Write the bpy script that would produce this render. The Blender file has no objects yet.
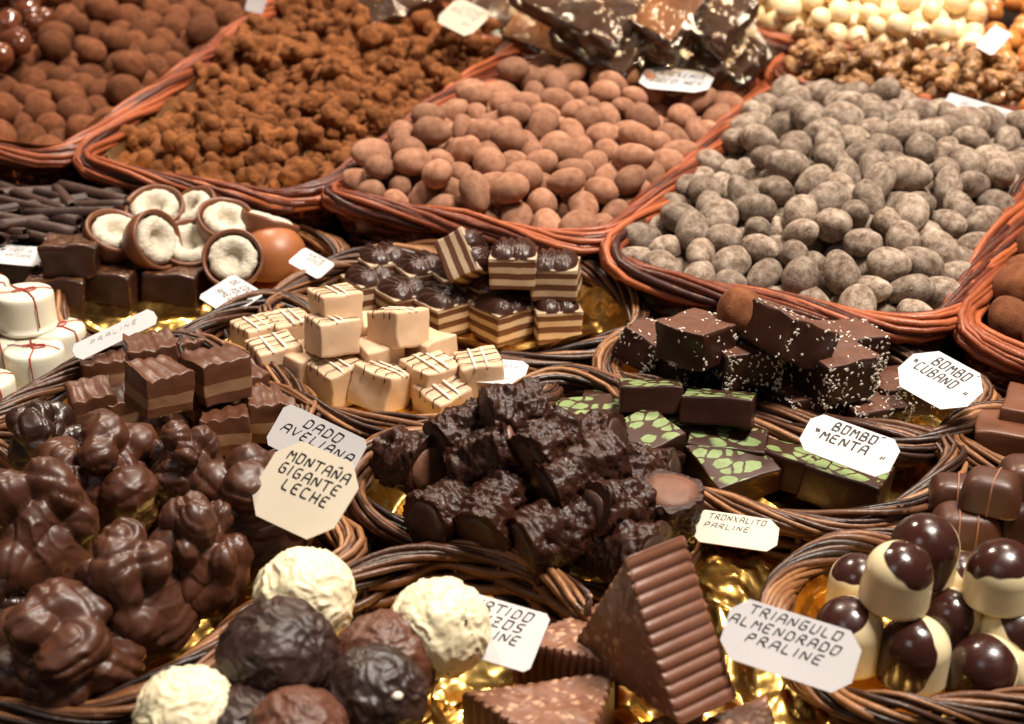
import bpy, bmesh, math, random
import numpy as np
from mathutils import Vector, Matrix, Euler, noise
random.seed(7); rng = np.random.default_rng(7)
R = math.radians
sc = bpy.context.scene
COL = sc.collection

# ---------------------------------------------------------------- camera and the sloping display counter
FPX, PITCH, H, SLOPE = 1450.0, R(32.5), 0.37, R(12)     # pitch is measured against the sloping counter
MS = Matrix.Rotation(SLOPE, 4, 'X')                       # counter frame -> world
_F = Vector((0, math.cos(PITCH), -math.sin(PITCH))); _U = Vector((0, math.sin(PITCH), math.cos(PITCH)))
def at(px, py, h=0.0):
    d = _F + Vector(((px-512)/FPX, 0, 0)) + _U*((362-py)/FPX)
    t = (h-H)/d.z
    return Vector((d.x*t, d.y*t, h))
def W(px, py, h=0.0): return MS @ at(px, py, h)
def WZ(px, py, z):
    d = MS.to_3x3() @ (_F + Vector(((px-512)/FPX, 0, 0)) + _U*((362-py)/FPX)); o = MS @ Vector((0, 0, H)); return o+d*((z-o.z)/d.z)
cam = bpy.data.cameras.new('camera'); co = bpy.data.objects.new('camera', cam); COL.objects.link(co)
cam.sensor_width = 36; cam.lens = 36*FPX/1024; cam.clip_start = .01; cam.clip_end = 100
co.matrix_world = MS @ Matrix.Translation((0, 0, H)) @ Matrix.Rotation(math.pi/2-PITCH, 4, 'X')
cam.dof.use_dof = True; cam.dof.focus_distance = .575; cam.dof.aperture_fstop = 12
sc.camera = co

# ---------------------------------------------------------------- materials
def nt(name):
    m = bpy.data.materials.new(name); m.use_nodes = True; t = m.node_tree; t.nodes.clear()
    o = t.nodes.new('ShaderNodeOutputMaterial'); b = t.nodes.new('ShaderNodeBsdfPrincipled')
    t.links.new(b.outputs[0], o.inputs[0]); return m, t, b
def N(t, k, **kw):
    n = t.nodes.new(k)
    for a, v in kw.items():
        if hasattr(n, a): setattr(n, a, v)
        else: n.inputs[a.replace('_', ' ')].default_value = v
    return n
def L(t, a, b): t.links.new(a, b)
def ramp(t, fac, stops, interp='LINEAR'):
    n = N(t, 'ShaderNodeValToRGB'); r = n.color_ramp; r.interpolation = interp
    while len(r.elements) < len(stops): r.elements.new(.5)
    for e, (p, c) in zip(r.elements, stops): e.position = p; e.color = (*c, 1) if len(c) == 3 else c
    L(t, fac, n.inputs[0]); return n.outputs[0]
def mixc(t, fac, a, b):
    n = N(t, 'ShaderNodeMix', data_type='RGBA')
    for s, i in ((fac, 0), (a, 6), (b, 7)):
        if hasattr(s, 'is_linked') or hasattr(s, 'node'): L(t, s, n.inputs[i])
        else: n.inputs[i].default_value = s if i == 0 else (*s, 1)
    return n.outputs[2]
def bump(t, b, h, strength, dist):
    n = N(t, 'ShaderNodeBump'); n.inputs['Strength'].default_value = strength; n.inputs['Distance'].default_value = dist
    L(t, h, n.inputs['Height']); L(t, n.outputs[0], b.inputs['Normal']); return n
def ncoord(t, scale, detail=3, rough=.55, seed=True):
    tc = N(t, 'ShaderNodeTexCoord'); oi = N(t, 'ShaderNodeObjectInfo')
    n = N(t, 'ShaderNodeTexNoise', noise_dimensions='4D'); n.inputs['Scale'].default_value = scale
    n.inputs['Detail'].default_value = detail; n.inputs['Roughness'].default_value = rough
    L(t, tc.outputs['Object'], n.inputs['Vector'])
    if seed:
        mu = N(t, 'ShaderNodeMath', operation='MULTIPLY'); mu.inputs[1].default_value = 37.0
        L(t, oi.outputs['Random'], mu.inputs[0]); L(t, mu.outputs[0], n.inputs['W'])
    return n.outputs['Fac'], oi.outputs['Random'], tc
def choc(name, c1, c2, rough=.4, scale=120, bs=.25, bd=.001, spec=.5, coat=0, sss=0, rvar=0.0, bscale=None, rough2=None):
    m, t, b = nt(name)
    f, r, tc = ncoord(t, scale)
    c = ramp(t, f, [(.3, c1), (.7, c2)])
    if rvar:
        hs = N(t, 'ShaderNodeHueSaturation'); mr = N(t, 'ShaderNodeMapRange')
        mr.inputs[3].default_value = 1-rvar; mr.inputs[4].default_value = 1+rvar
        L(t, r, mr.inputs[0]); L(t, mr.outputs[0], hs.inputs['Value']); L(t, c, hs.inputs['Color']); c = hs.outputs[0]
    L(t, c, b.inputs['Base Color'])
    f2, _, _ = ncoord(t, scale*.35, 4)
    mr = N(t, 'ShaderNodeMapRange'); mr.inputs[1].default_value = .3; mr.inputs[2].default_value = .7
    mr.inputs[3].default_value = rough; mr.inputs[4].default_value = rough2 if rough2 else min(1, rough+.14)
    L(t, f2, mr.inputs[0]); L(t, mr.outputs[0], b.inputs['Roughness'])
    b.inputs['Specular IOR Level'].default_value = spec; b.inputs['Coat Weight'].default_value = coat
    b.inputs['Coat Roughness'].default_value = .15
    if sss:
        b.inputs['Subsurface Weight'].default_value = sss; b.inputs['Subsurface Radius'].default_value = (1, .6, .3)
        b.inputs['Subsurface Scale'].default_value = .003
    f3, _, _ = ncoord(t, bscale or scale*2.5, 4, .6)
    bump(t, b, f3, bs, bd)
    return m
M = {}
M['dark'] = choc('dark_chocolate', (.022, .0070, .0040), (.038, .0125, .0070), .30, 90, .25, .0008, .28)
M['dark_gloss'] = choc('glossy_dark_chocolate', (.040, .011, .0065), (.055, .016, .009), .17, 60, .06, .0005, coat=.35)
M['milk'] = choc('milk_chocolate', (.105, .036, .017), (.15, .055, .027), .36, 80, .25, .0008)
M['milk_lite'] = choc('praline_layer', (.30, .155, .075), (.37, .20, .10), .5, 200, .3, .0008)
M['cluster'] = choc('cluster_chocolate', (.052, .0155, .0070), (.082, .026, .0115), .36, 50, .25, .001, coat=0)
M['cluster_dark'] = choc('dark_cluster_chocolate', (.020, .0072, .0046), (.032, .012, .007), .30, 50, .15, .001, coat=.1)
M['ball_dark'] = choc('dark_truffle', (.020, .0078, .0052), (.038, .0145, .009), .42, 60, .4, .0012)
M['ball_milk'] = choc('milk_truffle', (.075, .024, .012), (.12, .040, .019), .42, 60, .4, .0012)
M['ball_white'] = choc('white_truffle', (.76, .65, .42), (.80, .70, .48), .42, 60, .45, .0012, sss=.15)
M['white'] = choc('white_chocolate', (.80, .66, .40), (.84, .71, .46), .27, 30, .1, .0006, sss=.15)
M['candy_white'] = choc('white_candy', (.68, .63, .49), (.74, .69, .56), .33, 30, .15, .0006, sss=.15)
M['fudge'] = choc('cream_fudge', (.58, .375, .225), (.69, .475, .305), .5, 70, .35, .0008, sss=.1, rvar=.07)
M['coconut'] = choc('white_coconut', (.60, .51, .38), (.74, .67, .54), .75, 400, .9, .0015)
M['flake'] = choc('coconut_flake', (.68, .60, .50), (.82, .76, .68), .7, 400, .3, .0005)
M['shell'] = choc('coconut_shell_chocolate', (.135, .045, .019), (.19, .067, .029), .33, 60, .2, .0008)
M['orange_shell'] = choc('caramel_shell', (.30, .095, .030), (.37, .125, .042), .38, 60, .2, .0008)
M['rock'] = choc('rough_log_chocolate', (.023, .0068, .0040), (.044, .0135, .0072), .30, 130, .5, .002, .32)
M['praline'] = choc('praline_centre', (.115, .042, .021), (.18, .072, .037), .5, 120, .5, .001)
M['praline_dk'] = choc('dark_praline_centre', (.030, .0105, .0062), (.05, .018, .0105), .45, 120, .35, .001)
M['rib'] = choc('ribbed_milk_chocolate', (.14, .051, .027), (.18, .068, .037), .36, 90, .2, .0008)
M['curl'] = choc('chocolate_curl', (.028, .0105, .0065), (.055, .021, .013), .5, 150, .4, .001, rvar=.3)
M['nut_dark'] = choc('dark_cocoa_dust', (.10, .032, .013), (.19, .068, .029), .9, 2.2, .6, .0008, .2, rvar=.25, bscale=14)
M['nut_pink'] = choc('pale_cocoa_dust', (.225, .098, .054), (.40, .205, .128), .9, 2.0, .6, .0008, .2, rvar=.26, bscale=14)
M['nut_cluster'] = choc('cinnamon_cocoa_dust', (.12, .038, .011), (.25, .090, .028), .92, 2.4, .6, .0008, .2, rvar=.2, bscale=12)
M['macadamia'] = choc('ivory_coating', (.80, .60, .32), (.86, .68, .42), .35, 1.2, .15, .001, rvar=.06, bscale=5)
M['walnut'] = choc('caramelised_walnut', (.13, .045, .012), (.50, .245, .080), .32, 1.9, .8, .002, coat=.3, rvar=.3)
M['hazel'] = choc('caramel_hazelnut', (.42, .14, .025), (.62, .25, .06), .25, 1.5, .3, .001, coat=.5, rvar=.25, bscale=5)
M['berry'] = choc('glossy_brown_nut', (.10, .025, .010), (.17, .05, .02), .16, 1.5, .2, .001, coat=.5, rvar=.2, bscale=4)
M['piped'] = choc('piped_dark_chocolate', (.034, .012, .0075), (.05, .018, .011), .30, 90, .15, .0006)
# pale dusted almonds: white dust with bald dark patches
m, t, b = nt('grey_cocoa_dust'); f, r, tc = ncoord(t, 1.9, 5, .65); f2, _, _ = ncoord(t, 9, 3, .7)
c = ramp(t, f, [(.30, (.070, .038, .022)), (.46, (.21, .147, .106)), (.66, (.42, .335, .262))])
c = mixc(t, ramp(t, f2, [(.55, (0, 0, 0)), (.74, (.6, .6, .6))]), c, (.64, .56, .48))
hs = N(t, 'ShaderNodeHueSaturation'); mr = N(t, 'ShaderNodeMapRange'); mr.inputs[3].default_value = .70; mr.inputs[4].default_value = 1.18
L(t, r, mr.inputs[0]); L(t, mr.outputs[0], hs.inputs['Value']); L(t, c, hs.inputs['Color']); L(t, hs.outputs[0], b.inputs['Base Color'])
b.inputs['Roughness'].default_value = .9; b.inputs['Specular IOR Level'].default_value = .2; bump(t, b, f2, .6, .0012); M['nut_grey'] = m
# dark square tops dusted with caramel grain
m, t, b = nt('glazed_square_top'); f, r, tc = ncoord(t, 420, 3, .6)
L(t, ramp(t, f, [(.45, (.045, .015, .008)), (.7, (.20, .085, .030))]), b.inputs['Base Color']); b.inputs['Roughness'].default_value = .28
b.inputs['Coat Weight'].default_value = .4; bump(t, b, f, .7, .0015); M['glaze_top'] = m
# cocoa-dusted cuban square top
m, t, b = nt('cocoa_square_top'); f, r, tc = ncoord(t, 300, 3, .6)
L(t, ramp(t, f, [(.3, (.075, .026, .014)), (.7, (.13, .045, .022))]), b.inputs['Base Color']); b.inputs['Roughness'].default_value = .55
bump(t, b, f, .5, .001); M['cuban_top'] = m
# speckled triangle faces: chopped almond in milk chocolate
m, t, b = nt('almond_speckled_chocolate'); tc = N(t, 'ShaderNodeTexCoord'); v = N(t, 'ShaderNodeTexVoronoi'); v.inputs['Scale'].default_value = 330
nz = N(t, 'ShaderNodeTexNoise'); nz.inputs['Scale'].default_value = 300; nz.inputs['Detail'].default_value = 3
mp = N(t, 'ShaderNodeVectorMath', operation='MULTIPLY_ADD'); mp.inputs[1].default_value = (.004,)*3
L(t, tc.outputs['Object'], nz.inputs['Vector']); L(t, nz.outputs['Color'], mp.inputs[0]); L(t, tc.outputs['Object'], mp.inputs[2]); L(t, mp.outputs[0], v.inputs['Vector'])
sel = N(t, 'ShaderNodeSeparateColor'); L(t, v.outputs['Color'], sel.inputs[0])
lt = N(t, 'ShaderNodeMath', operation='GREATER_THAN'); lt.inputs[1].default_value = .52; L(t, sel.outputs[0], lt.inputs[0])
ds = ramp(t, v.outputs['Distance'], [(.2, (1, 1, 1)), (.52, (0, 0, 0))])
mu = N(t, 'ShaderNodeMath', operation='MULTIPLY'); L(t, lt.outputs[0], mu.inputs[0]); L(t, ds, mu.inputs[1])
base = ramp(t, nz.outputs['Fac'], [(.35, (.15, .058, .030)), (.65, (.22, .092, .050))])
L(t, mixc(t, mu.outputs[0], base, (.44, .25, .15)), b.inputs['Base Color']); b.inputs['Roughness'].default_value = .42
bump(t, b, mu.outputs[0], .35, .0006); M['speckle'] = m
# mint transfer: rounded green leaf shapes on dark chocolate
m, t, b = nt('green_leaf_transfer'); tc = N(t, 'ShaderNodeTexCoord'); oi = N(t, 'ShaderNodeObjectInfo')
ad = N(t, 'ShaderNodeVectorMath', operation='MULTIPLY_ADD'); ad.inputs[1].default_value = (3.1, 2.3, 0)
L(t, oi.outputs['Random'], ad.inputs[0])
mp = N(t, 'ShaderNodeMapping'); mp.inputs['Scale'].default_value = (125, 190, .0); mp.inputs['Rotation'].default_value = (0, 0, .5)
L(t, tc.outputs['Object'], mp.inputs['Vector']); L(t, mp.outputs[0], ad.inputs[2])
v = N(t, 'ShaderNodeTexVoronoi', feature='DISTANCE_TO_EDGE'); v.inputs['Scale'].default_value = 1.0; v.inputs['Randomness'].default_value = .8
v1 = N(t, 'ShaderNodeTexVoronoi', feature='F1'); v1.inputs['Scale'].default_value = 1.0; v1.inputs['Randomness'].default_value = .8
wn = N(t, 'ShaderNodeTexNoise'); wn.inputs['Scale'].default_value = 1.3; L(t, ad.outputs[0], wn.inputs['Vector'])
wa = N(t, 'ShaderNodeVectorMath', operation='MULTIPLY_ADD'); wa.inputs[1].default_value = (.55, .55, 0); L(t, wn.outputs['Color'], wa.inputs[0]); L(t, ad.outputs[0], wa.inputs[2])
L(t, wa.outputs[0], v.inputs['Vector']); L(t, wa.outputs[0], v1.inputs['Vector'])
rd = ramp(t, v1.outputs['Distance'], [(.55, (1, 1, 1)), (.60, (0, 0, 0))]); f, _, _ = ncoord(t, 200)
g = ramp(t, f, [(.3, (.155, .215, .075)), (.7, (.24, .31, .13))])
mu = N(t, 'ShaderNodeMath', operation='MULTIPLY'); L(t, ramp(t, v.outputs['Distance'], [(.042, (0, 0, 0)), (.07, (1, 1, 1))]), mu.inputs[0]); L(t, rd, mu.inputs[1])
L(t, mixc(t, mu.outputs[0], (.045, .017, .009), g), b.inputs['Base Color'])
b.inputs['Roughness'].default_value = .45; b.inputs['Specular IOR Level'].default_value = .3; M['mint_top'] = m
# two-tone bonbon: white body, poured dark chocolate following the 'coat' attribute of the moulded shell
m, t, b = nt('two_tone_bonbon'); a = N(t, 'ShaderNodeAttribute', attribute_name='coat')
k = ramp(t, a.outputs['Fac'], [(.485, (0, 0, 0)), (.515, (1, 1, 1))])
L(t, mixc(t, k, (.80, .66, .40), (.036, .0105, .0075)), b.inputs['Base Color']); f, _, _ = ncoord(t, 140, 5, .65); L(t, ramp(t, f, [(.4, (.15,)*3), (.68, (.42,)*3)]), b.inputs['Roughness'])
b.inputs['Coat Weight'].default_value = .12; bump(t, b, f, .12, .0006); M['bonbon'] = m
# striped layers by height
def layers(name, stops, rough=.5):
    m, t, b = nt(name); tc = N(t, 'ShaderNodeTexCoord'); sx = N(t, 'ShaderNodeSeparateXYZ'); L(t, tc.outputs['Object'], sx.inputs[0])
    f, _, _ = ncoord(t, 150); wv = N(t, 'ShaderNodeMath', operation='MULTIPLY_ADD'); wv.inputs[1].default_value = .0012; L(t, f, wv.inputs[0]); L(t, sx.outputs[2], wv.inputs[2])
    mr = N(t, 'ShaderNodeMapRange'); mr.inputs[1].default_value = .0006; mr.inputs[2].default_value = .0006+.016; L(t, wv.outputs[0], mr.inputs[0])
    L(t, ramp(t, mr.outputs[0], stops, 'CONSTANT'), b.inputs['Base Color']); b.inputs['Roughness'].default_value = rough
    f3, _, _ = ncoord(t, 350, 4); bump(t, b, f3, .3, .0008); return m
_c, _b = (.50, .36, .23), (.11, .038, .016)
M['stripe'] = layers('striped_praline', [(0, _b), (.16, _c), (.34, _b), (.53, _c), (.70, _b), (.86, _c), (.99, _b)])
M['milk_layers'] = layers('layered_milk_praline', [(0, (.095, .032, .015)), (.30, (.235, .125, .066)), (.60, (.10, .035, .017))], .42)
# wicker: every cane has its own tint
def wicker(name, stops, rough):
    m, t, b = nt(name); a = N(t, 'ShaderNodeAttribute', attribute_name='tint'); f, _, tc = ncoord(t, 260, 4, .6, False)
    ad = N(t, 'ShaderNodeMath', operation='MULTIPLY_ADD'); ad.inputs[1].default_value = .45; L(t, f, ad.inputs[0]); L(t, a.outputs['Fac'], ad.inputs[2])
    sb = N(t, 'ShaderNodeMath', operation='SUBTRACT'); sb.inputs[1].default_value = .24; L(t, ad.outputs[0], sb.inputs[0])
    L(t, ramp(t, sb.outputs[0], stops), b.inputs['Base Color']); b.inputs['Roughness'].default_value = rough
    b.inputs['Specular IOR Level'].default_value = .45
    bump(t, b, f, .6, .0008); return m
M['wicker_red'] = wicker('reddish_wicker', [(0, (.035, .008, .005)), (.45, (.19, .040, .014)), (1, (.40, .105, .036))], .38)
M['wicker_brown'] = wicker('brown_wicker', [(0, (.014, .006, .004)), (.42, (.075, .026, .010)), (.75, (.17, .066, .024)), (1, (.34, .155, .060))], .4)
# foil
def metal(name, c, c2, rough, scale, bs, bd):
    m, t, b = nt(name); f, _, _ = ncoord(t, scale, 3, .5); b.inputs['Metallic'].default_value = 1
    L(t, ramp(t, f, [(.3, c), (.7, c2)]), b.inputs['Base Color']); b.inputs['Roughness'].default_value = rough
    f2, _, _ = ncoord(t, scale*1.6, 2, .5); bump(t, b, f2, bs, bd); return m
M['foil'] = metal('gold_foil', (.82, .46, .10), (.96, .66, .22), .24, 38, .6, .006)
M['goldcard'] = metal('pale_gold_card', (.92, .70, .36), (.95, .78, .48), .32, 60, .2, .002)
def plain(name, c, rough=.6, spec=.4, bs=0):
    m, t, b = nt(name); f, _, _ = ncoord(t, 60, 4); L(t, ramp(t, f, [(.2, tuple(x*.93 for x in c)), (.8, c)]), b.inputs['Base Color'])
    b.inputs['Roughness'].default_value = rough; b.inputs['Specular IOR Level'].default_value = spec
    if bs: bump(t, b, f, bs, .001)
    return m
M['card'] = plain('white_card', (.60, .575, .58), .5); M['card_cream'] = plain('cream_card', (.61, .535, .42), .5)
M['ink'] = plain('black_ink', (.018, .015, .016), .5); M['ink_mid'] = plain('dark_grey_ink', (.05, .045, .045), .6); M['ink_faint'] = plain('grey_ink', (.13, .12, .12), .6)
M['thread'] = plain('red_thread', (.36, .03, .02), .6); M['cloth'] = plain('brown_cloth', (.014, .008, .006), .9, .1)
M['caramel_line'] = plain('caramel_line', (.30, .13, .075), .4)
M['choc_line'] = plain('chocolate_line', (.06, .022, .014), .35); M['white_line'] = plain('white_icing', (.84, .76, .62), .45)
# crumpled cellophane: clear film, glossy
m, t, b = nt('cellophane'); f, _, _ = ncoord(t, 70, 4, .6)
tr = N(t, 'ShaderNodeBsdfTransparent'); tr.inputs[0].default_value = (.97, .93, .86, 1); gl = N(t, 'ShaderNodeBsdfGlossy'); gl.inputs[0].default_value = (1, .88, .72, 1); gl.inputs['Roughness'].default_value = .12
bp = N(t, 'ShaderNodeBump'); bp.inputs['Strength'].default_value = 1; bp.inputs['Distance'].default_value = .004; L(t, f, bp.inputs['Height']); L(t, bp.outputs[0], gl.inputs['Normal'])
mx = N(t, 'ShaderNodeMixShader'); mx.inputs[0].default_value = .075; L(t, tr.outputs[0], mx.inputs[1]); L(t, gl.outputs[0], mx.inputs[2]); t.nodes.remove(b)
L(t, mx.outputs[0], [n for n in t.nodes if n.type == 'OUTPUT_MATERIAL'][0].inputs[0]); M['cello'] = m
M['slab'] = choc('wrapped_dark_chocolate', (.030, .011, .006), (.075, .028, .012), .45, 60, .3, .001, .25)
M['slab_nut'] = choc('wrapped_nut_chocolate', (.12, .040, .012), (.30, .12, .040), .45, 60, .4, .001, .3)
# ---------------------------------------------------------------- object helpers
def link(name, me, parent=None, mat=None, mw=None):
    o = bpy.data.objects.new(name, me); COL.objects.link(o)
    if mat is not None and me is not None and not me.materials:
        for x in (mat if isinstance(mat, (list, tuple)) else [mat]): me.materials.append(M[x])
    if parent is not None: o.parent = parent
    if mw is not None: o.matrix_world = mw
    return o
def tag(o, label, cat, group=None, kind=None):
    if label: o['label'] = label
    if cat: o['category'] = cat
    if group: o['group'] = group
    if kind: o['kind'] = kind
    return o
def thing(name, label, cat, mw, group=None):
    o = bpy.data.objects.new(name, None); COL.objects.link(o); o.empty_display_size = .01; o.matrix_world = mw
    return tag(o, label, cat, group)
def dup(src, mw, label=None, group=None):
    r = src.copy(); COL.objects.link(r); r.matrix_world = mw
    if label: r['label'] = label
    if group: r['group'] = group
    for ch in src.children:
        c = ch.copy(); COL.objects.link(c); c.parent = r
    return r
def mesh(name, v, f, smooth=True, mats=(), fm=None, attr=None):
    me = bpy.data.meshes.new(name); me.from_pydata([tuple(x) for x in v], [], [tuple(x) for x in f]); me.update()
    for x in mats: me.materials.append(M[x])
    if fm is not None: me.polygons.foreach_set('material_index', list(fm))
    if smooth: me.polygons.foreach_set('use_smooth', [True]*len(me.polygons))
    if attr:
        for k, vals in attr.items():
            a = me.attributes.new(k, 'FLOAT', 'POINT'); a.data.foreach_set('value', list(vals))
    return me
class MB:
    def __init__(s): s.v = []; s.f = []; s.t = []; s.m = []; s.cm = 0
    def add(s, v, f, tint=0.0):
        k = len(s.v); s.v += [tuple(x) for x in v]; s.t += [tint]*len(v)
        s.f += [tuple(i+k for i in q) for q in f]; s.m += [s.cm]*len(f)
    def tube(s, pts, r, n=6, tint=0.0, closed=False, flat=1.0):
        P = np.asarray(pts, float); K = len(P)
        T = np.roll(P, -1, 0)-np.roll(P, 1, 0) if closed else np.gradient(P, axis=0)
        T /= np.linalg.norm(T, axis=1)[:, None]+1e-12
        up = np.array([0, 0, 1.0]); A = np.cross(T, up)
        ln = np.linalg.norm(A, axis=1); bad = ln < .05
        A[bad] = np.cross(T[bad], np.array([1.0, .2, 0])); A /= np.linalg.norm(A, axis=1)[:, None]
        B = np.cross(A, T); rr = np.broadcast_to(np.asarray(r, float), (K,))
        ang = np.arange(n)*2*math.pi/n
        V = P[:, None]+rr[:, None, None]*(A[:, None]*np.cos(ang)[None, :, None]+flat*B[:, None]*np.sin(ang)[None, :, None])
        F = []
        for i in range(K if closed else K-1):
            j = (i+1) % K
            for q in range(n): F.append((i*n+q, i*n+(q+1) % n, j*n+(q+1) % n, j*n+q))
        if not closed: F += [tuple(range(n-1, -1, -1)), tuple((K-1)*n+q for q in range(n))]
        s.add(V.reshape(-1, 3), F, tint)
    def build(s, name, mat, parent=None, mw=None, smooth=True):
        mats = mat if isinstance(mat, (list, tuple)) else [mat]
        me = mesh(name, s.v, s.f, smooth, mats, s.m if len(mats) > 1 else None, {'tint': s.t})
        return link(name, me, parent, None, mw)
_ico = {}
def ico(sub):
    if sub not in _ico:
        bm = bmesh.new(); bmesh.ops.create_icosphere(bm, subdivisions=sub, radius=1)
        _ico[sub] = (np.array([v.co[:] for v in bm.verts]), [tuple(v.index for v in f.verts) for f in bm.faces]); bm.free()
    return _ico[sub]
def nz(p, s, off=0.0): return noise.noise(Vector((p[0]*s+off, p[1]*s-off*.7, p[2]*s+off*.3)))
def fold(p, s, off): return 1-abs(noise.noise(Vector((p[0]*s+off, p[1]*s+off*.5, p[2]*s-off))))*2
def rbox(w, d, h, bev=.0015, sub=5, jit=.0004, topwave=None, seed=0, mats=('dark',), top_mat=None, taper=0.0):
    """hand cut block sitting on z=0"""
    bm = bmesh.new(); bmesh.ops.create_cube(bm, size=1)
    for v in bm.verts: v.co = Vector((v.co.x*w*(1-taper*(v.co.z+.5)), v.co.y*d*(1-taper*(v.co.z+.5)), (v.co.z+.5)*h))
    bmesh.ops.bevel(bm, geom=bm.edges[:], offset=bev, segments=3, profile=.6, affect='EDGES')
    if sub > 1:
        long = [e for e in bm.edges if e.calc_length() > min(w, d, h)*.35]
        bmesh.ops.subdivide_edges(bm, edges=long, cuts=sub, use_grid_fill=True)
    for v in bm.verts:
        p = v.co; o = seed*3.7
        q = Vector((nz(p, 90, o), nz(p, 90, o+9), nz(p, 90, o+20)))*jit*2 + Vector((nz(p, 300, o), nz(p, 300, o+9), nz(p, 300, o+20)))*jit*.6
        if topwave and p.z > h*.9: q.z += topwave(p.x, p.y)
        v.co = p+q
    bm.normal_update()
    me = bpy.data.meshes.new('block')
    for x in mats: me.materials.append(M[x])
    for f in bm.faces:
        f.smooth = True
        if top_mat is not None and f.normal.z > .8 and f.calc_center_median().z > h*.8: f.material_index = top_mat
    bm.to_mesh(me); bm.free(); return me
def lathe(prof, n=48):
    v, f = [], []; K = len(prof)
    for r, z in prof:
        for i in range(n): a = 2*math.pi*i/n; v.append((r*math.cos(a), r*math.sin(a), z))
    for k in range(K-1):
        for i in range(n): f.append((k*n+i, k*n+(i+1) % n, (k+1)*n+(i+1) % n, (k+1)*n+i))
    f.append(tuple(range(n-1, -1, -1))); f.append(tuple((K-1)*n+i for i in range(n)))
    return v, f
def star(sub, lumps, soft=.0012, rough=(), seed=0, flatbase=None, centre=(0, 0, 0)):
    """one solid seen from its centre: the smooth union of round lumps (c, r), with folds of poured chocolate"""
    V, F = ico(sub); out = np.zeros(len(V)); acc = []
    for c, r in lumps:
        c = np.array(c)-np.array(centre); b = V@c; d = b*b-(c@c-r*r)
        acc.append(np.where(d > 0, b+np.sqrt(np.maximum(d, 0)), 0))
    A = np.array(acc); mx = A.max(0); out = mx+soft*np.log(np.exp((A-mx)/soft).sum(0))
    P = V*out[:, None]+np.array(centre)
    for amp, s, kind in rough:
        for i in range(len(P)):
            k = fold(P[i], s, seed*5.1)-.45 if kind == 'f' else nz(P[i], s, seed*5.1)
            P[i] += V[i]*amp*k
    if flatbase is not None: P[:, 2] = np.maximum(P[:, 2], flatbase)
    return P, F
def frame(px, py, h, half=0.0, yaw=0, tx=3, ty=0):
    """placing matrix of something whose middle is seen at a point of the counter frame; half = distance from its base to its middle"""
    rot = Matrix.Rotation(R(tx), 4, 'X') @ Matrix.Rotation(R(ty), 4, 'Y') @ Matrix.Rotation(R(yaw), 4, 'Z')
    return Matrix.Translation(W(px, py, h)) @ rot @ Matrix.Translation((0, 0, -half))

# ---------------------------------------------------------------- outlines of baskets
def smooth_poly(pts, step=.004, corner=None, dims=2):
    P = [np.array(p[:dims], float) for p in pts]; n = len(P); out = []
    if corner:
        for i in range(n):
            a, b, c = P[i-1], P[i], P[(i+1) % n]
            u = (a-b); v = (c-b); cu = min(corner, np.linalg.norm(u)*.45); cv = min(corner, np.linalg.norm(v)*.45)
            p0 = b+u/np.linalg.norm(u)*cu; p2 = b+v/np.linalg.norm(v)*cv
            for t in np.linspace(0, 1, 12): out.append((1-t)**2*p0+2*t*(1-t)*b+t*t*p2)
    else:
        for i in range(n):
            p0, p1, p2, p3 = P[i-1], P[i], P[(i+1) % n], P[(i+2) % n]
            for t in np.arange(0, 1, .1):
                out.append(.5*((2*p1)+(-p0+p2)*t+(2*p0-5*p1+4*p2-p3)*t*t+(-p0+3*p1-3*p2+p3)*t**3))
    Q = np.array(out); area = .5*np.sum(Q[:, 0]*np.roll(Q[:, 1], -1)-np.roll(Q[:, 0], -1)*Q[:, 1])
    if area < 0: Q = Q[::-1]
    C = np.vstack([Q, Q[:1]]); d = np.r_[0, np.cumsum(np.linalg.norm(np.diff(C[:, :2], axis=0), axis=1))]
    K = max(24, int(d[-1]/step)); s = np.linspace(0, d[-1], K, endpoint=False)
    return np.stack([np.interp(s, d, C[:, q]) for q in range(C.shape[1])], 1), d[-1]
def normals(P):
    T = np.roll(P, -1, 0)-np.roll(P, 1, 0); T /= np.linalg.norm(T, axis=1)[:, None]+1e-12
    return np.c_[T[:, 1], -T[:, 0]]
def inset(P, k, centre=None):
    c = P.mean(0) if centre is None else centre
    return c+(P-c)*k
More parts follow.
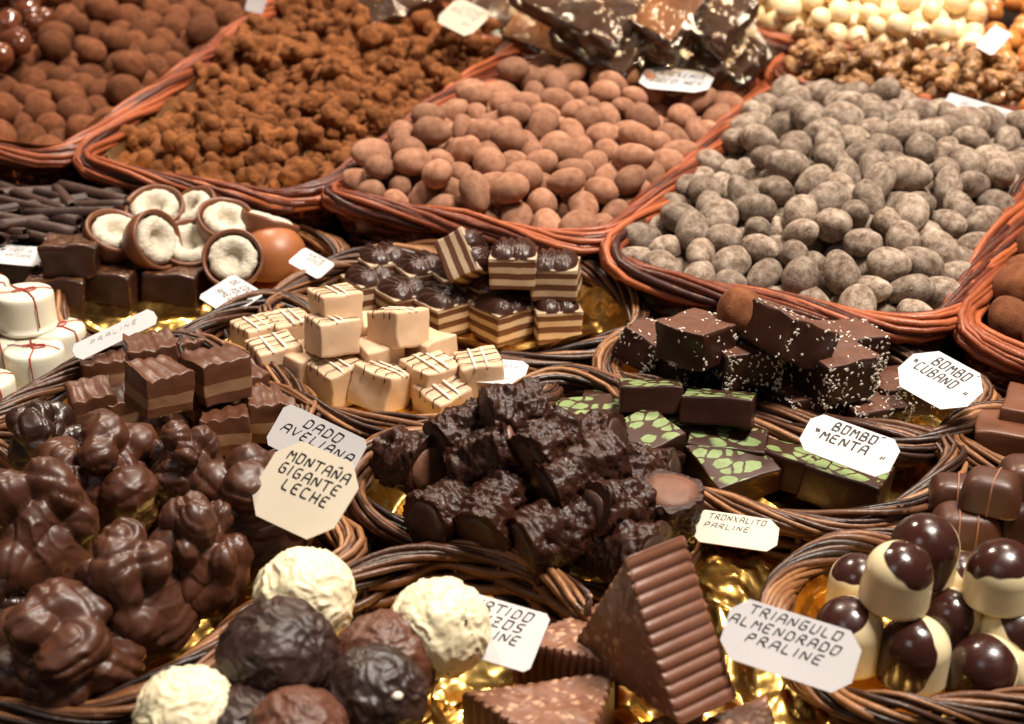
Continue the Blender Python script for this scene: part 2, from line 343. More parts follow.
def basket(pix, rim_h, label, mat, base_h=.0, corner=None, group='wicker baskets on the counter', rb=.0043, rr=.00128, rod=.095, gap=.0072, flare=.88, hs=None, wave=0.0):
    """woven basket: a braided border of slanting canes over a woven wall with upright stakes"""
    pts = [at(q[0], q[1], q[2] if len(q) > 2 else rim_h) for q in pix]
    P, Ln = smooth_poly(pts, .004, corner, 3); K = len(P); ZZ = P[:, 2]-base_h; P = P[:, :2]; Nn = normals(P); cen = P.mean(0)
    org = MS @ Matrix.Translation((cen[0], cen[1], base_h))
    t = thing('wicker_basket', label, 'basket', org, group)
    P = P-cen; Z = ZZ.max()
    b = MB(); nrod = int(Ln/gap); m = 16
    for i in range(nrod):
        s0 = i*gap/Ln*K+random.uniform(-.6, .6); tt = np.linspace(0, 1, m); ix = (s0+tt*rod/Ln*K) % K
        i0 = ix.astype(int); fr = (ix-i0)[:, None]; i1 = (i0+1) % K
        C = P[i0]*(1-fr)+P[i1]*fr; nn = Nn[i0]*(1-fr)+Nn[i1]*fr; zr = ZZ[i0]*(1-fr[:, 0])+ZZ[i1]*fr[:, 0]
        ph = np.radians(215-265*tt+random.uniform(-16, 16)); rad = rb*random.uniform(.72, 1.22)
        pts3 = np.c_[C+nn*(np.cos(ph)*rad)[:, None], zr-rb*.35+np.sin(ph)*rad*.95+.0008*np.sin(tt*9+i)]; kn = [noise.noise_vector(Vector((q[0]*70, q[1]*70, i*3.3))) for q in pts3]; pts3 = pts3+np.array([k_[:] for k_ in kn])*rr*.55
        taper = rr*random.uniform(.78, 1.15)*np.clip(np.minimum(tt, 1-tt)*7+.55, .5, 1)*(1+.28*np.array([k_[0] for k_ in kn]))
        b.tube(pts3, taper, 6, random.random())
    b.build('braided_rim', mat, t)
    w = MB(); pitch = .0036; rows = int((Z-.004)/pitch); ns = max(8, int(Ln/.017)); idx = np.arange(0, K)
    sp = idx/K*ns
    for r in range(rows):
        z = .002+r*pitch; k = flare+(1-flare)*(z/Z)
        off = .0017*np.cos(math.pi*sp*1.0+math.pi*r) if ns % 2 == 0 else .0017*np.cos(math.pi*idx/K*(ns+1)+math.pi*r)
        Q = P*k-Nn*.001
        w.tube(np.c_[Q+Nn*off[:, None], z*ZZ/Z+.0004*np.sin(idx*.7+r)], .0019, 5, random.random(), True)
    wall = w.build('woven_wall', mat, t)
    st = MB()
    for j in range(ns):
        i = int(j/ns*K) % K
        p0 = np.r_[P[i]*flare, .0]; p1 = np.r_[P[i]-Nn[i]*.001, ZZ[i]-.002]
        st.tube([p0, (p0+p1)/2, p1], .0018, 5, random.random())
    st.build('upright_stakes', mat, wall)
    kb = P*flare*.99
    link('woven_base', mesh('woven_base', np.r_[np.c_[kb, np.full(K, .0015)], np.c_[kb, np.full(K, .0035)]],
         [tuple(range(K-1, -1, -1)), tuple(range(K, 2*K))]+[(i, (i+1) % K, K+(i+1) % K, K+i) for i in range(K)], False, (mat,), None, {'tint': [.2]*2*K}), t)
    return P+cen
def foil(Pw, floor, top, label, mat='foil', wr=.0022, seed=0, name='gold_foil', edge=.925, cat='foil', group='gold liners in the baskets', sc_=60):
    """crumpled liner lying in a basket: wrinkled floor that turns up along the wall"""
    cen = Pw.mean(0); Q = Pw-cen; K = len(Q); Q = Q[::2]; K = len(Q)
    ks = list(np.linspace(.02, .80, 30))+list(np.linspace(.82, edge, 7)); v, f = [], []
    for j, k in enumerate(ks):
        for i in range(K):
            p = Q[i]*k; w = wr*(fold((p[0], p[1], 0), sc_, seed)+.7*nz((p[0], p[1], 0), sc_*2.4, seed+3))
            u = max(0, (k-.81)/(edge-.81)); z = floor*(1-u)+(top+.004*nz((p[0], p[1], 0), 45, seed+8))*u
            v.append((p[0], p[1], z+w*(1 if u < .3 else .35)))
    for j in range(len(ks)-1):
        for i in range(K): f.append((j*K+i, j*K+(i+1) % K, (j+1)*K+(i+1) % K, (j+1)*K+i))
    f.append(tuple(range(K-1, -1, -1)))
    o = link(name, mesh(name, v, f, True, (mat,)), None, None, MS @ Matrix.Translation((cen[0], cen[1], 0)))
    return tag(o, label, cat, group)

# ---------------------------------------------------------------- hand lettered price cards
G = {'A': [[(0, 0), (.14, .85), (.3, 1), (.66, 1), (.7, 0)], [(.08, .45), (.69, .45)]], 'B': [[(.05, 0), (.1, 1), (.6, 1), (.6, .6), (.1, .52)], [(.1, .52), (.7, .45), (.65, 0), (0, 0)]],
 'C': [[(.65, .95), (.15, 1), (.02, .5), (.06, 0), (.65, .05)]], 'D': [[(.05, 0), (.1, 1), (.6, .93), (.69, .3), (.57, 0), (0, 0)]], 'E': [[(.65, 1), (.1, 1), (.03, 0), (.6, 0)], [(.07, .52), (.5, .52)]],
 'G': [[(.65, 1), (.1, 1), (.02, 0), (.6, 0), (.62, .5), (.3, .5)]], 'H': [[(.05, 0), (.1, 1)], [(.62, 0), (.67, 1)], [(.08, .5), (.64, .5)]], 'I': [[(.06, 0), (.15, 1)]], 'L': [[(.12, 1), (.05, 0), (.6, 0)]],
 'M': [[(0, 0), (.1, 1), (.38, .45), (.66, 1), (.74, 0)]], 'N': [[(0, 0), (.08, 1), (.6, 0), (.68, 1)]], 'Ñ': [[(0, 0), (.08, 1), (.6, 0), (.68, 1)], [(.18, 1.2), (.36, 1.3), (.55, 1.22)]],
 'O': [[(.1, 1), (.03, .12), (.1, 0), (.6, 0), (.69, .9), (.6, 1), (.08, 1)]], 'P': [[(.05, 0), (.1, 1), (.6, 1), (.63, .5), (.08, .45)]], 'R': [[(.05, 0), (.1, 1), (.6, 1), (.63, .52), (.08, .47)], [(.3, .47), (.68, 0)]],
 'S': [[(.65, 1), (.1, .96), (.1, .55), (.6, .5), (.58, .04), (0, 0)]], 'T': [[(.34, 0), (.38, 1)], [(-.04, .97), (.78, 1)]], 'U': [[(.08, 1), (.03, .1), (.12, 0), (.6, 0), (.68, 1)]], 'V': [[(0, 1), (.3, 0), (.68, 1)]],
 'X': [[(0, 0), (.68, 1)], [(.08, 1), (.6, 0)]], 'Z': [[(.05, 1), (.65, 1), (.02, 0), (.65, 0)], [(.15, .5), (.5, .5)]], 'K': [[(.05, 0), (.1, 1)], [(.65, 1), (.1, .45), (.65, 0)]], 'Y': [[(0, 1), (.33, .5), (.68, 1)], [(.33, .5), (.3, 0)]],
 '“': [[(.25, .95), (.35, .65)], [(.5, .95), (.6, .65)]], '”': [[(.3, .45), (.2, .15)], [(.55, .45), (.45, .15)]], '´': [[(.0, 1.12), (.3, 1.22)]], 'Í': [[(.28, 0), (.36, .9)], [(.3, 1.12), (.6, 1.2)]], '.': [[(.2, 0), (.3, .08)]], ' ': []}
def card(TL, TR, BR, BL, hb, lines, label, cut=.16, mat='card', ink='ink', ch=None, hb2=None, x0=.1, y0=.14, lead=1.42, slant=.22, bend=0.0, adv=.93, pen=.20, tops=None, hts=None):
    hb2 = hb if hb2 is None else hb2
    bl, br = W(*BL, hb), W(*BR, hb2); best = None
    for k in (range(-60, 300) if hts is None else [0]):
        ht = hb+k*.0005 if hts is None else hts; p = W(*TL, ht); e = abs((p-bl).normalized().dot((br-bl).normalized()))+abs((p-bl).length-(br-bl).length*.7)*.6
        if best is None or e < best[0]: best = (e, p)
    tl = best[1]; X = br-bl; w = X.length; X.normalize(); Y = tl-bl; Y -= X*Y.dot(X); h = Y.length; Y.normalize(); Zv = X.cross(Y)
    m = Matrix((X, Y, Zv)).transposed().to_4x4(); m.translation = bl
    t = thing('price_card', label, 'card', m, 'price cards among the sweets')
    c = cut*min(w, h); o = [(c, 0), (w-c, 0), (w, c), (w, h-c), (w-c, h), (c, h), (0, h-c), (0, c)]
    zb = lambda x, y: bend*((x/w-.5)**2*4)*.01+.0008*nz((x, y, 0), 30, w*900)
    nx, ny = 10, 8; b = MB()
    # outline grid clipped to the cut corners
    def clip(x, y):
        for sx in (0, 1):
            for sy in (0, 1):
                dx = x if sx == 0 else w-x; dy = y if sy == 0 else h-y
                if dx+dy < c:
                    k = (c-dx-dy)/2; dx += k; dy += k; x = dx if sx == 0 else w-dx; y = dy if sy == 0 else h-dy
        return x, y
    gx = sorted(set([0, c*.5, c, w-c, w-c*.5, w]+list(np.linspace(c, w-c, nx)))); gy = sorted(set([0, c*.5, c, h-c, h-c*.5, h]+list(np.linspace(c, h-c, ny))))
    A, B_ = len(gx), len(gy); v = []
    for top in (1, 0):
        for y in gy:
            for x in gx: q = clip(x, y); v.append((q[0], q[1], zb(*q)+(.0 if top else -.0004)))
    f = []; S = A*B_
    for j in range(B_-1):
        for i in range(A-1):
            q = (j*A+i, j*A+i+1, (j+1)*A+i+1, (j+1)*A+i); f.append(q); f.append(tuple(S+k for k in q[::-1]))
    rim = [i for i in range(A)]+[j*A+A-1 for j in range(1, B_)]+[(B_-1)*A+i for i in range(A-2, -1, -1)]+[j*A for j in range(B_-2, 0, -1)]
    for a, d in zip(rim, rim[1:]+rim[:1]): f.append((a, S+a, S+d, d))
    cd = link('card', mesh('card', v, f, False, (mat,)), t)
    if lines:
        b = MB(); z = .00005
        for li, (tx, xa, xb, yt, hf_) in enumerate(lines):
            nu = sum(.55 if g in 'IÍ.´' else 1 for g in tx); adv_ = (xb-xa)*w/nu; ch = hf_*h; cw = adv_/.93
            cx = w*xa; y = h*(1-yt)-ch; jy = 0
            for g in tx:
                for st in G.get(g, []):
                    pts = [(cx+(p[0]*.92+slant*(p[1]-.3))*cw+random.uniform(-.02, .02)*cw, y+p[1]*ch+random.uniform(-.03, .03)*ch) for p in st]
                    if len(pts) > 2:
                        rd_ = [pts[0]]
                        for p, q in zip(pts, pts[1:]): rd_ += [(p[0]*.8+q[0]*.2, p[1]*.8+q[1]*.2), (p[0]*.2+q[0]*.8, p[1]*.2+q[1]*.8)]
                        pts = rd_+[pts[-1]]
                    for p, q in zip(pts, pts[1:]):
                        z += .0000002; k = 4 if math.dist(p, q) > ch*.3 else 1
                        an = math.atan2(q[1]-p[1], q[0]-p[0]); pw = min(ch, cw)*pen*(.30+.68*abs(math.sin(an-.75)))*.60
                        ux, uy = math.cos(an), math.sin(an); p = (p[0]-ux*pw*.5, p[1]-uy*pw*.5); q = (q[0]+ux*pw*.5, q[1]+uy*pw*.5)
                        for s in range(k):
                            a = [p[i]+(q[i]-p[i])*s/k for i in (0, 1)]; d = [p[i]+(q[i]-p[i])*(s+1)/k for i in (0, 1)]
                            quad = [(a[0]+uy*pw, a[1]-ux*pw), (d[0]+uy*pw, d[1]-ux*pw), (d[0]-uy*pw, d[1]+ux*pw), (a[0]-uy*pw, a[1]+ux*pw)]
                            b.add([(x, yy, zb(x, yy)+z) for x, yy in quad], [(0, 1, 2, 3)])
                cx += adv_*(.55 if g in 'IÍ.´' else 1)
        b.build('lettering', ink, cd, smooth=False)
    return t

# ---------------------------------------------------------------- heaps: round sweets settled on each other
def inside_push(P, poly, margin):
    """keep points inside a convex-ish outline"""
    A = poly; B = np.roll(poly, -1, 0); E = B-A; Nn = np.c_[-E[:, 1], E[:, 0]]; Nn /= np.linalg.norm(Nn, axis=1)[:, None]+1e-12
    for _ in range(2):
        d = ((P[:, None, :2]-A[None])*Nn[None]).sum(2); k = d.argmin(1); dm = d[np.arange(len(P)), k]; bad = dm < margin
        P[bad, :2] += Nn[k[bad]]*(margin-dm[bad])[:, None]
    return P
def hull(P):
    pts = sorted(map(tuple, P)); cr = lambda o, a, b: (a[0]-o[0])*(b[1]-o[1])-(a[1]-o[1])*(b[0]-o[0]); out = []
    for seq in (pts, pts[::-1]):
        h = []
        for p in seq:
            while len(h) > 1 and cr(h[-2], h[-1], p) <= 0: h.pop()
            h.append(p)
        out += h[:-1]
    return np.array(out)
def settle(poly, n, r, hf, it=260, thick=1.0, squash=1.0):
    """n spheres of radius about r settle over the heap's bed hf(x, y) inside poly"""
    poly = hull(poly[::3]); lo, hi = poly.min(0), poly.max(0); P = []
    A = poly; B = np.roll(poly, -1, 0); E = B-A
    while len(P) < n:
        q = lo+(hi-lo)*rng.random(2)
        if ((E[:, 0]*(q[1]-A[:, 1])-E[:, 1]*(q[0]-A[:, 0])) > 0).all(): P.append((q[0], q[1], 0))
    P = np.array(P); bed = lambda P: hf(P[:, 0], P[:, 1])
    P[:, 2] = bed(P)+rng.random(n)*r*3*thick; rr = r*rng.uniform(.84, 1.14, n)
    for k in range(it):
        P[:, 2] -= r*.06
        D = P[:, None]-P[None]; d = np.sqrt((D**2).sum(2))+1e-9; np.fill_diagonal(d, 9)
        ov = (rr[:, None]+rr[None])*1.05*squash-d; ov[ov < 0] = 0
        P += ((D/d[:, :, None])*(ov*.32)[:, :, None]).sum(1)
        P = inside_push(P, poly, r*.8); z = bed(P)+rr*.8; P[:, 2] = np.maximum(P[:, 2], z)
    return P, rr
def heap(meshes, name, label, cat, group, poly, n, r, hf, mat, thick=1.0, flat=None, squash=1.0, it=240):
    P, rr = settle(poly, n, r, hf, it, thick, squash); res = []
    for i in range(n):
        me = meshes[i % len(meshes)]
        o = link(name, me, None, mat, MS @ Matrix.Translation(P[i]) @ Euler((random.uniform(-.8, .8) if flat is None else random.uniform(-flat, flat), random.uniform(-.7, .7) if flat is None else random.uniform(-flat, flat), random.uniform(0, 6.3))).to_matrix().to_4x4() @ Matrix.Scale(rr[i]*random.uniform(.96, 1.05), 4))
        tag(o, label, cat, group); res.append(o)
    return res
def nuts(k, ax=(1.17, .95, .93), amp=.05, sub=4, egg=.1, fine=.012):
    out = []
    for s in range(k):
        V, F = ico(sub); P = V.copy(); a = np.array(ax)*(1+rng.uniform(-.08, .08, 3))
        for i in range(len(P)):
            p = V[i]; P[i] = p*a*(1+amp*nz(p, 1.3, s*7.7)+amp*.5*nz(p, 2.7, s*3.1)+fine*nz(p, 9, s)); P[i][1:] *= 1-egg*p[0]
        out.append(mesh('nut', P, F))
    return out
def nuggets(k, n=6, spread=.62, rmin=.36, rmax=.5, sub=4, rough=.03, soft=.05, flat=.75):
    out = []
    for s in range(k):
        lumps = []
        for j in range(n):
            d = rng.normal(size=3); d /= np.linalg.norm(d); d *= spread*rng.uniform(.5, 1); d[0] *= 1.35; d[2] *= flat
            lumps.append((d, rng.uniform(rmin, rmax)))
        lumps.append(((0, 0, 0), .5))
        P, F = star(sub, lumps, soft, ((rough, 4, 'n'), (rough*.5, 11, 'n')), s)
        out.append(mesh('nugget', P, F))
    return out
# ================================================================ the setting
v = [(-1.2, -.2, -.004), (1.2, -.2, -.004), (1.2, 1.9, -.004), (-1.2, 1.9, -.004)]
tag(link('counter_top', mesh('counter_top', v, [(0, 1, 2, 3)], False, ('cloth',)), None, None, MS), None, None, None, 'structure')

# ================================================================ baskets
RB = .042
B1 = basket([(58, 162), (-200, 118), (-40, -75), (302, -16)], RB, 'big reddish wicker basket heaped with dark cocoa dusted almonds', 'wicker_red', 0, .03, rb=.0050, rr=.00165, rod=.15, gap=.0098)
B2 = basket([(68, 164), (306, 204), (530, 36), (318, -28)], RB, 'big reddish wicker basket heaped with knobbly cinnamon brown clusters', 'wicker_red', 0, .025, rb=.0050, rr=.00165, rod=.15, gap=.0098)
B3 = basket([(310, 196), (600, 246), (772, 84), (540, 58)], RB, 'big reddish wicker basket heaped with pale brown cocoa almonds', 'wicker_red', 0, .025, rb=.0050, rr=.00165, rod=.15, gap=.0098)
B4 = basket([(594, 264), (940, 338), (1062, 134), (776, 84)], RB, 'big reddish wicker basket heaped with grey dusted almonds', 'wicker_red', 0, .032, rb=.0054, rr=.0017, rod=.15, gap=.0098)
B5 = basket([(950, 336), (1240, 412), (1330, 200), (1076, 138)], RB, 'reddish wicker basket of dark brown truffles cut by the frame beside the grey almonds', 'wicker_red', 0, .03, rb=.0054, rr=.0017, rod=.15, gap=.0098)
B6 = basket([(765, 84), (1080, 126), (1000, 82), (900, 50), (800, 42)], RB+.004, 'wicker basket of caramelised walnuts behind the grey almonds', 'wicker_red', 0, .03, rb=.0055, rr=.0018, rod=.14, gap=.011)
B7 = basket([(704, 8), (772, 44), (985, 66), (985, -40), (720, -50)], RB+.012, 'wicker basket of round ivory sweets at the back', 'wicker_red', 0, .02, rb=.0055, rr=.0018, rod=.14, gap=.011)
B8 = basket([(425, 30), (540, 52), (735, 75), (770, 50), (690, -30), (420, -40)], RB, 'wicker basket of chocolate slabs wrapped in cellophane', 'wicker_red', 0, .02, rb=.0055, rr=.0018, rod=.14, gap=.011)
RH = .03; gb = 'wicker baskets on the counter'
S2 = basket([(55, 300), (68, 330, .018), (110, 347, .016), (178, 346, .018), (270, 302), (345, 262), (310, 236), (190, 215), (90, 222), (40, 260)], .024, 'low dark wicker basket of coconut halves and glazed chocolate squares', 'wicker_brown')
S3 = basket([(268, 314), (296, 284), (352, 258), (450, 250), (590, 268), (642, 318, .026), (600, 346, .022), (520, 362, .020), (430, 352, .020), (330, 336, .022)], RH, 'oval brown wicker basket of striped layered pralines on gold foil', 'wicker_brown')
S4 = basket([(182, 352), (212, 322), (262, 300), (320, 308, .026), (450, 366, .012), (536, 378, .024), (548, 396), (478, 418), (400, 425), (330, 415), (255, 385)], RH, 'oval brown wicker basket of cream fudge cubes', 'wicker_brown')
S5 = basket([(606, 362), (628, 336), (700, 328), (800, 335), (900, 352), (985, 392), (960, 430), (890, 448), (790, 432), (690, 410), (625, 388)], RH, 'brown wicker basket of dark squares sprinkled with coconut', 'wicker_brown')
S6 = basket([(508, 410), (526, 385), (580, 374), (700, 400), (850, 428), (940, 440), (952, 468), (900, 510), (830, 522), (755, 512), (680, 486), (590, 462), (530, 440)], RH, 'brown wicker basket of green patterned mint chocolates', 'wicker_brown')
S7 = basket([(952, 440), (985, 412), (1100, 405), (1180, 460), (1110, 500), (1020, 476)], RH, 'brown wicker basket of smooth milk chocolate blocks cut by the frame', 'wicker_brown')
S8 = basket([(-30, 440), (10, 408), (70, 372), (140, 346), (210, 345), (292, 385), (308, 430), (250, 470), (100, 480)], RH, 'brown wicker basket of layered milk chocolate cubes', 'wicker_brown')
S9 = basket([(-60, 340), (-10, 290), (60, 320), (92, 352), (64, 380), (0, 412), (-70, 400)], .014, 'low wicker basket under the white cylinder sweets', 'wicker_brown')
S10 = basket([(352, 490), (366, 455), (410, 432), (500, 425), (620, 440, .02), (690, 490, .012), (690, 540, .012), (640, 600, .014), (560, 585, .024), (440, 540), (380, 522)], RH, 'brown wicker basket of rough dark chocolate logs', 'wicker_brown')
S11 = basket([(210, 664), (280, 616), (345, 580), (405, 556), (466, 548), (525, 559), (570, 588), (590, 615, .034), (575, 650, .014), (520, 720, .010), (440, 860, .010), (240, 880), (150, 780)], .036, 'deep round brown wicker basket holding the large white and dark truffles', 'wicker_brown', rb=.0034, rr=.0012)
S14 = basket([(774, 622), (786, 578), (826, 552), (900, 535), (1000, 520), (1130, 540), (1170, 640), (1100, 700), (1020, 704), (930, 710), (855, 702), (800, 672, .018)], RH, 'brown wicker basket of two tone domed bonbons', 'wicker_brown', rb=.0048, rod=.07)
S15 = basket([(300, 505), (340, 528), (352, 552), (318, 580), (262, 608), (215, 645), (130, 700), (30, 716), (-90, 690), (-160, 580), (-60, 450), (120, 440)], RH, 'wide brown wicker basket of big lumpy milk chocolate clusters', 'wicker_brown')

# gold liners
foil(inset(B1, .96), .012, .040, 'pale gold card lining the basket of dark cocoa almonds', 'goldcard', .001, 1, 'gold_card', .955, 'liner')
foil(inset(B2, .96), .012, .038, 'pale gold card lining the basket of cinnamon brown clusters', 'goldcard', .001, 2, 'gold_card', .955, 'liner')
foil(inset(B3, .96), .012, .041, 'pale gold card lining the basket of pale brown almonds', 'goldcard', .001, 3, 'gold_card', .95, 'liner')
foil(inset(B4, .96), .012, .038, 'pale gold card lining the basket of grey almonds', 'goldcard', .001, 4, 'gold_card', .955, 'liner')
foil(S2, .015, .019, 'crumpled gold foil under the coconut halves and glazed squares', seed=5, wr=.0026)
foil(S3, .012, .025, 'crumpled gold foil under the striped pralines', seed=6, wr=.002)
foil(S4, .016, .022, 'gold foil glimpsed under the cream fudge cubes', seed=7)
foil(S5, .012, .024, 'gold foil under the coconut sprinkled squares', seed=8)
foil(S6, .010, .022, 'gold foil under the green mint chocolates', seed=9)
foil(S7, .012, .022, 'gold foil under the smooth milk chocolate blocks', seed=10)
foil(S8, .010, .022, 'gold foil under the layered milk chocolate cubes', seed=11)
foil(S9, .006, .011, 'gold foil under the white cylinder sweets', seed=12)
foil(S10, .010, .022, 'gold foil glimpsed beneath the rough chocolate logs', seed=13)
foil(S11, .010, .020, 'copper gold foil in the deep basket under the large truffles', seed=14)
foil(S14, .012, .022, 'gold foil under the two tone domed bonbons', seed=15)
foil(S15, .010, .024, 'gold foil under the big lumpy chocolate clusters', seed=16)
TR, _ = smooth_poly([at(px, py, .006) for px, py in [(430, 700), (520, 610), (640, 520), (700, 500), (815, 540), (840, 610), (850, 720), (800, 860), (500, 860)]], .004)
foil(TR, .006, .012, 'wide crumpled gold foil spread under the chocolate triangles', seed=17, wr=.0045, edge=.99, group=None, sc_=48)

# ================================================================ heaps of nuts
def bed(P, z0, dome, back, edge=.05):
    Hh = hull(P[::3]); c = Hh.mean(0); A = Hh; B = np.roll(A, -1, 0); E = B-A; NN = np.c_[-E[:, 1], E[:, 0]]; NN /= np.linalg.norm(NN, axis=1)[:, None]+1e-12
    def f(x, y):
        d = ((x[:, None]-A[None, :, 0])*NN[None, :, 0]+(y[:, None]-A[None, :, 1])*NN[None, :, 1]).min(1)
        return z0+dome*np.clip(d/edge, 0, 1)**.7+back*(y-c[1])
    return f
g1 = nuts(6, (1.2, .97, .93)); g2 = nuts(7, (1.33, .95, .89), .035, egg=.13); g3 = nuts(8, (1.36, .94, .88), .04, egg=.15)
heap(g1, 'dark_cocoa_almond', 'dark cocoa dusted almond in the big heap at the upper corner', 'almond', 'dark cocoa dusted almonds', inset(B1, .94), 285, .0093, bed(B1, .013, .014, .03), 'nut_dark')
g = nuggets(12, 6, .85, .32, .55, 4, .13, .07)
heap(g, 'nut_cluster', 'knobbly cinnamon brown nut cluster in the second big basket', 'nut cluster', 'cinnamon brown nut clusters', inset(B2, .95), 299, .0092, bed(B2, .017, .014, .03), 'nut_cluster', squash=.78)
heap(g2, 'cocoa_almond', 'pale brown cocoa almond in the heap between the clusters and the grey almonds', 'almond', 'pale brown cocoa almonds', inset(B3, .945), 299, .0077, bed(B3, .017, .014, .02), 'nut_pink')
heap(g3, 'dusted_almond', 'grey dusted almond in the big basket above the coconut squares', 'almond', 'grey dusted almonds', inset(B4, .965), 299, .0081, bed(B4, .013, .022, .03), 'nut_grey')
heap(g1, 'cocoa_truffle', 'dark brown cocoa truffle in the basket cut by the frame', 'truffle', 'dark truffles beside the grey almonds', inset(B5, .88), 120, .0112, bed(B5, .008, .014, .02), 'nut_dark')
g = nuggets(8, 8, .75, .25, .4, 4, .12, .03)
heap(g, 'caramelised_walnut', 'caramelised walnut in the heap behind the grey almonds', 'walnut', 'caramelised walnuts', inset(B6, .95), 240, .0085, bed(B6, .016, .020, .02, .05), 'walnut', squash=.78)
heap(nuts(4, (1.1, 1, 1), .02), 'ivory_sweet', 'round ivory coated sweet in the heap behind the walnuts', 'sweet', 'ivory coated sweets', inset(B7, .97), 290, .0068, bed(B7, .058, .010, .08), 'macadamia')
HP, _ = smooth_poly([at(px, py, .06) for px, py in [(1005, 92), (1100, 130), (1160, -30), (930, -50), (955, 20)]], .006)
heap(nuts(4, (1.05, 1, 1), .03), 'caramel_hazelnut', 'shiny orange caramel hazelnut in the heap beyond the blank card', 'hazelnut', 'orange caramel hazelnuts', HP, 170, .0068, bed(HP, .048, .010, .05), 'hazel')
GP, _ = smooth_poly([at(px, py, .05) for px, py in [(62, 18), (20, 62), (-40, 80), (-60, -40), (60, -30)]], .006)
heap(nuggets(4, 5, .5, .45, .6, 4, .05, .05), 'glazed_nut', 'glossy glazed brown nut beyond the dark almonds', 'nut', 'glossy glazed nuts', GP, 22, .0125, bed(GP, .044, .006, .0), 'berry')

# chocolate curls
def curl_mesh(Lh, r, s):
    n, m = 26, 7; v = []; f = []
    for j in range(m):
        x = (j/(m-1)-.5)*Lh
        for side in (0, 1):
            for i in range(n):
                a = i/(n-1)*2*math.pi*1.35; q = r*(1-.32*i/(n-1))-(.0007 if side else 0)
                q *= 1+.05*nz((x*60, a, s), 1.5, s); v.append((x+.0012*nz((0, a, j), 2, s)*(j in (0, m-1)), q*math.cos(a+s), q*math.sin(a+s)))
    w = 2*n
    for j in range(m-1):
        for i in range(n-1):
            a, b_ = j*w+i, (j+1)*w+i; f.append((a, a+1, b_+1, b_)); a += n; b_ += n; f.append((a, b_, b_+1, a+1))
        for i in (0, n-1): a, b_ = j*w+i, (j+1)*w+i; f.append((a, b_, b_+n, a+n) if i == 0 else (a, a+n, b_+n, b_))
    for j in (0, m-1):
        for i in range(n-1): a = j*w+i; f.append((a, a+n, a+n+1, a+1) if j == 0 else (a, a+1, a+n+1, a+n))
    return mesh('curl', v, f)
cm = [curl_mesh(random.uniform(.042, .058), random.uniform(.0030, .0044), s*1.9) for s in range(8)]
k = 0
for row in range(9):
    for c in range(9):
        px = -62+c*22+random.uniform(-8, 8)-row*1.5; py = 186+row*10+random.uniform(-4, 4)+c*1.6
        if px > 112 or py > 262 or (px > 72 and py > 218): continue
        h = .013+.021*math.sin(min(1, max(0, (262-py)/80))*2.6)+random.uniform(-.002, .007)
        yaw = random.choice([-30, -38, -22, -45, -30, -15, 40, -60])+random.uniform(-8, 8)
        o = link('chocolate_curl', cm[k % 8], None, 'curl', frame(px, py, h, 0, yaw, random.uniform(-5, 8), random.uniform(-9, 9)))
        tag(o, 'thin dark rolled chocolate curl in the shadowed heap behind the coconut halves', 'chocolate curl', 'dark chocolate curls'); k += 1
CB, _ = smooth_poly([at(px, py, .012) for px, py in [(-90, 250), (-80, 185), (60, 172), (115, 200), (120, 245), (30, 275)]], .005)
o = link('paper_tray', mesh('paper_tray', np.r_[np.c_[CB, np.full(len(CB), .008)], np.c_[CB, np.full(len(CB), .011)]], [tuple(range(len(CB)-1, -1, -1)), tuple(range(len(CB), 2*len(CB)))]+[(i, (i+1) % len(CB), len(CB)+(i+1) % len(CB), len(CB)+i) for i in range(len(CB))], False, ('cloth',)), None, None, MS)
tag(o, 'dark tray under the heap of chocolate curls', 'tray')

# cellophane wrapped slabs
for i, (px, py, yaw, ty, w, d, hh, h, lab) in enumerate([
    (603, 40, -38, 0, .058, .034, .018, .066, 'chocolate slab in cellophane behind the card on the pale almonds'),
    (650, 34, -40, 0, .060, .032, .018, .068, 'chocolate slab in creased cellophane at the middle of its row'),
    (694, 40, -42, 0, .060, .032, .018, .066, 'brown slab in cellophane, tallest, touching the ivory sweets'),
    (724, 52, -42, 0, .046, .028, .018, .060, 'brown wrapped slab leaning by the small tilted card'),
    (548, 34, -30, 0, .050, .032, .016, .050, 'pale bag of wrapped chocolate at the corner of the cluster basket'),
    (515, 14, -25, 0, .060, .035, .016, .050, 'small wrapped chocolate behind the corner of the cluster basket'),
    (575, 4, -36, 0, .080, .035, .018, .085, 'wrapped chocolate slab behind the row of wrapped slabs'),
    (640, -2, -40, 0, .080, .038, .020, .090, 'wrapped slab at the back edge above the row of wrapped slabs'),
    (398, -4, 20, 0, .050, .040, .018, .056, 'dark wrapped sweet beyond the cream card'),
    (690, 0, -40, 0, .075, .036, .018, .090, 'wrapped slab at the back next to the ivory sweets')]):
    t = thing('wrapped_slab', lab, 'wrapped chocolate', frame(px, py, h, hh/2, yaw, 50, -14), 'slabs wrapped in cellophane')
    link('chocolate_slab', rbox(w, d, hh, .002, 4, .0006, None, i, ('slab', 'slab_nut') if i % 3 == 1 else ('slab', 'slab'), 1), t)
    bm = bmesh.new(); me = rbox(w+.008, d+.008, hh+.006, .003, 14, .002, None, i+40, ('cello',)); bm.from_mesh(me)
    for v_ in bm.verts:
        p = v_.co; q = .0022*fold((p.x, p.y, p.z), 70, i*3)+.002*nz(p, 160, i); v_.co += v_.normal*(q-.0015); v_.co.z -= .003
        if abs(p.x) > w/2: v_.co.x *= 1.05
    bm.to_mesh(me); bm.free(); link('cellophane', me, t)
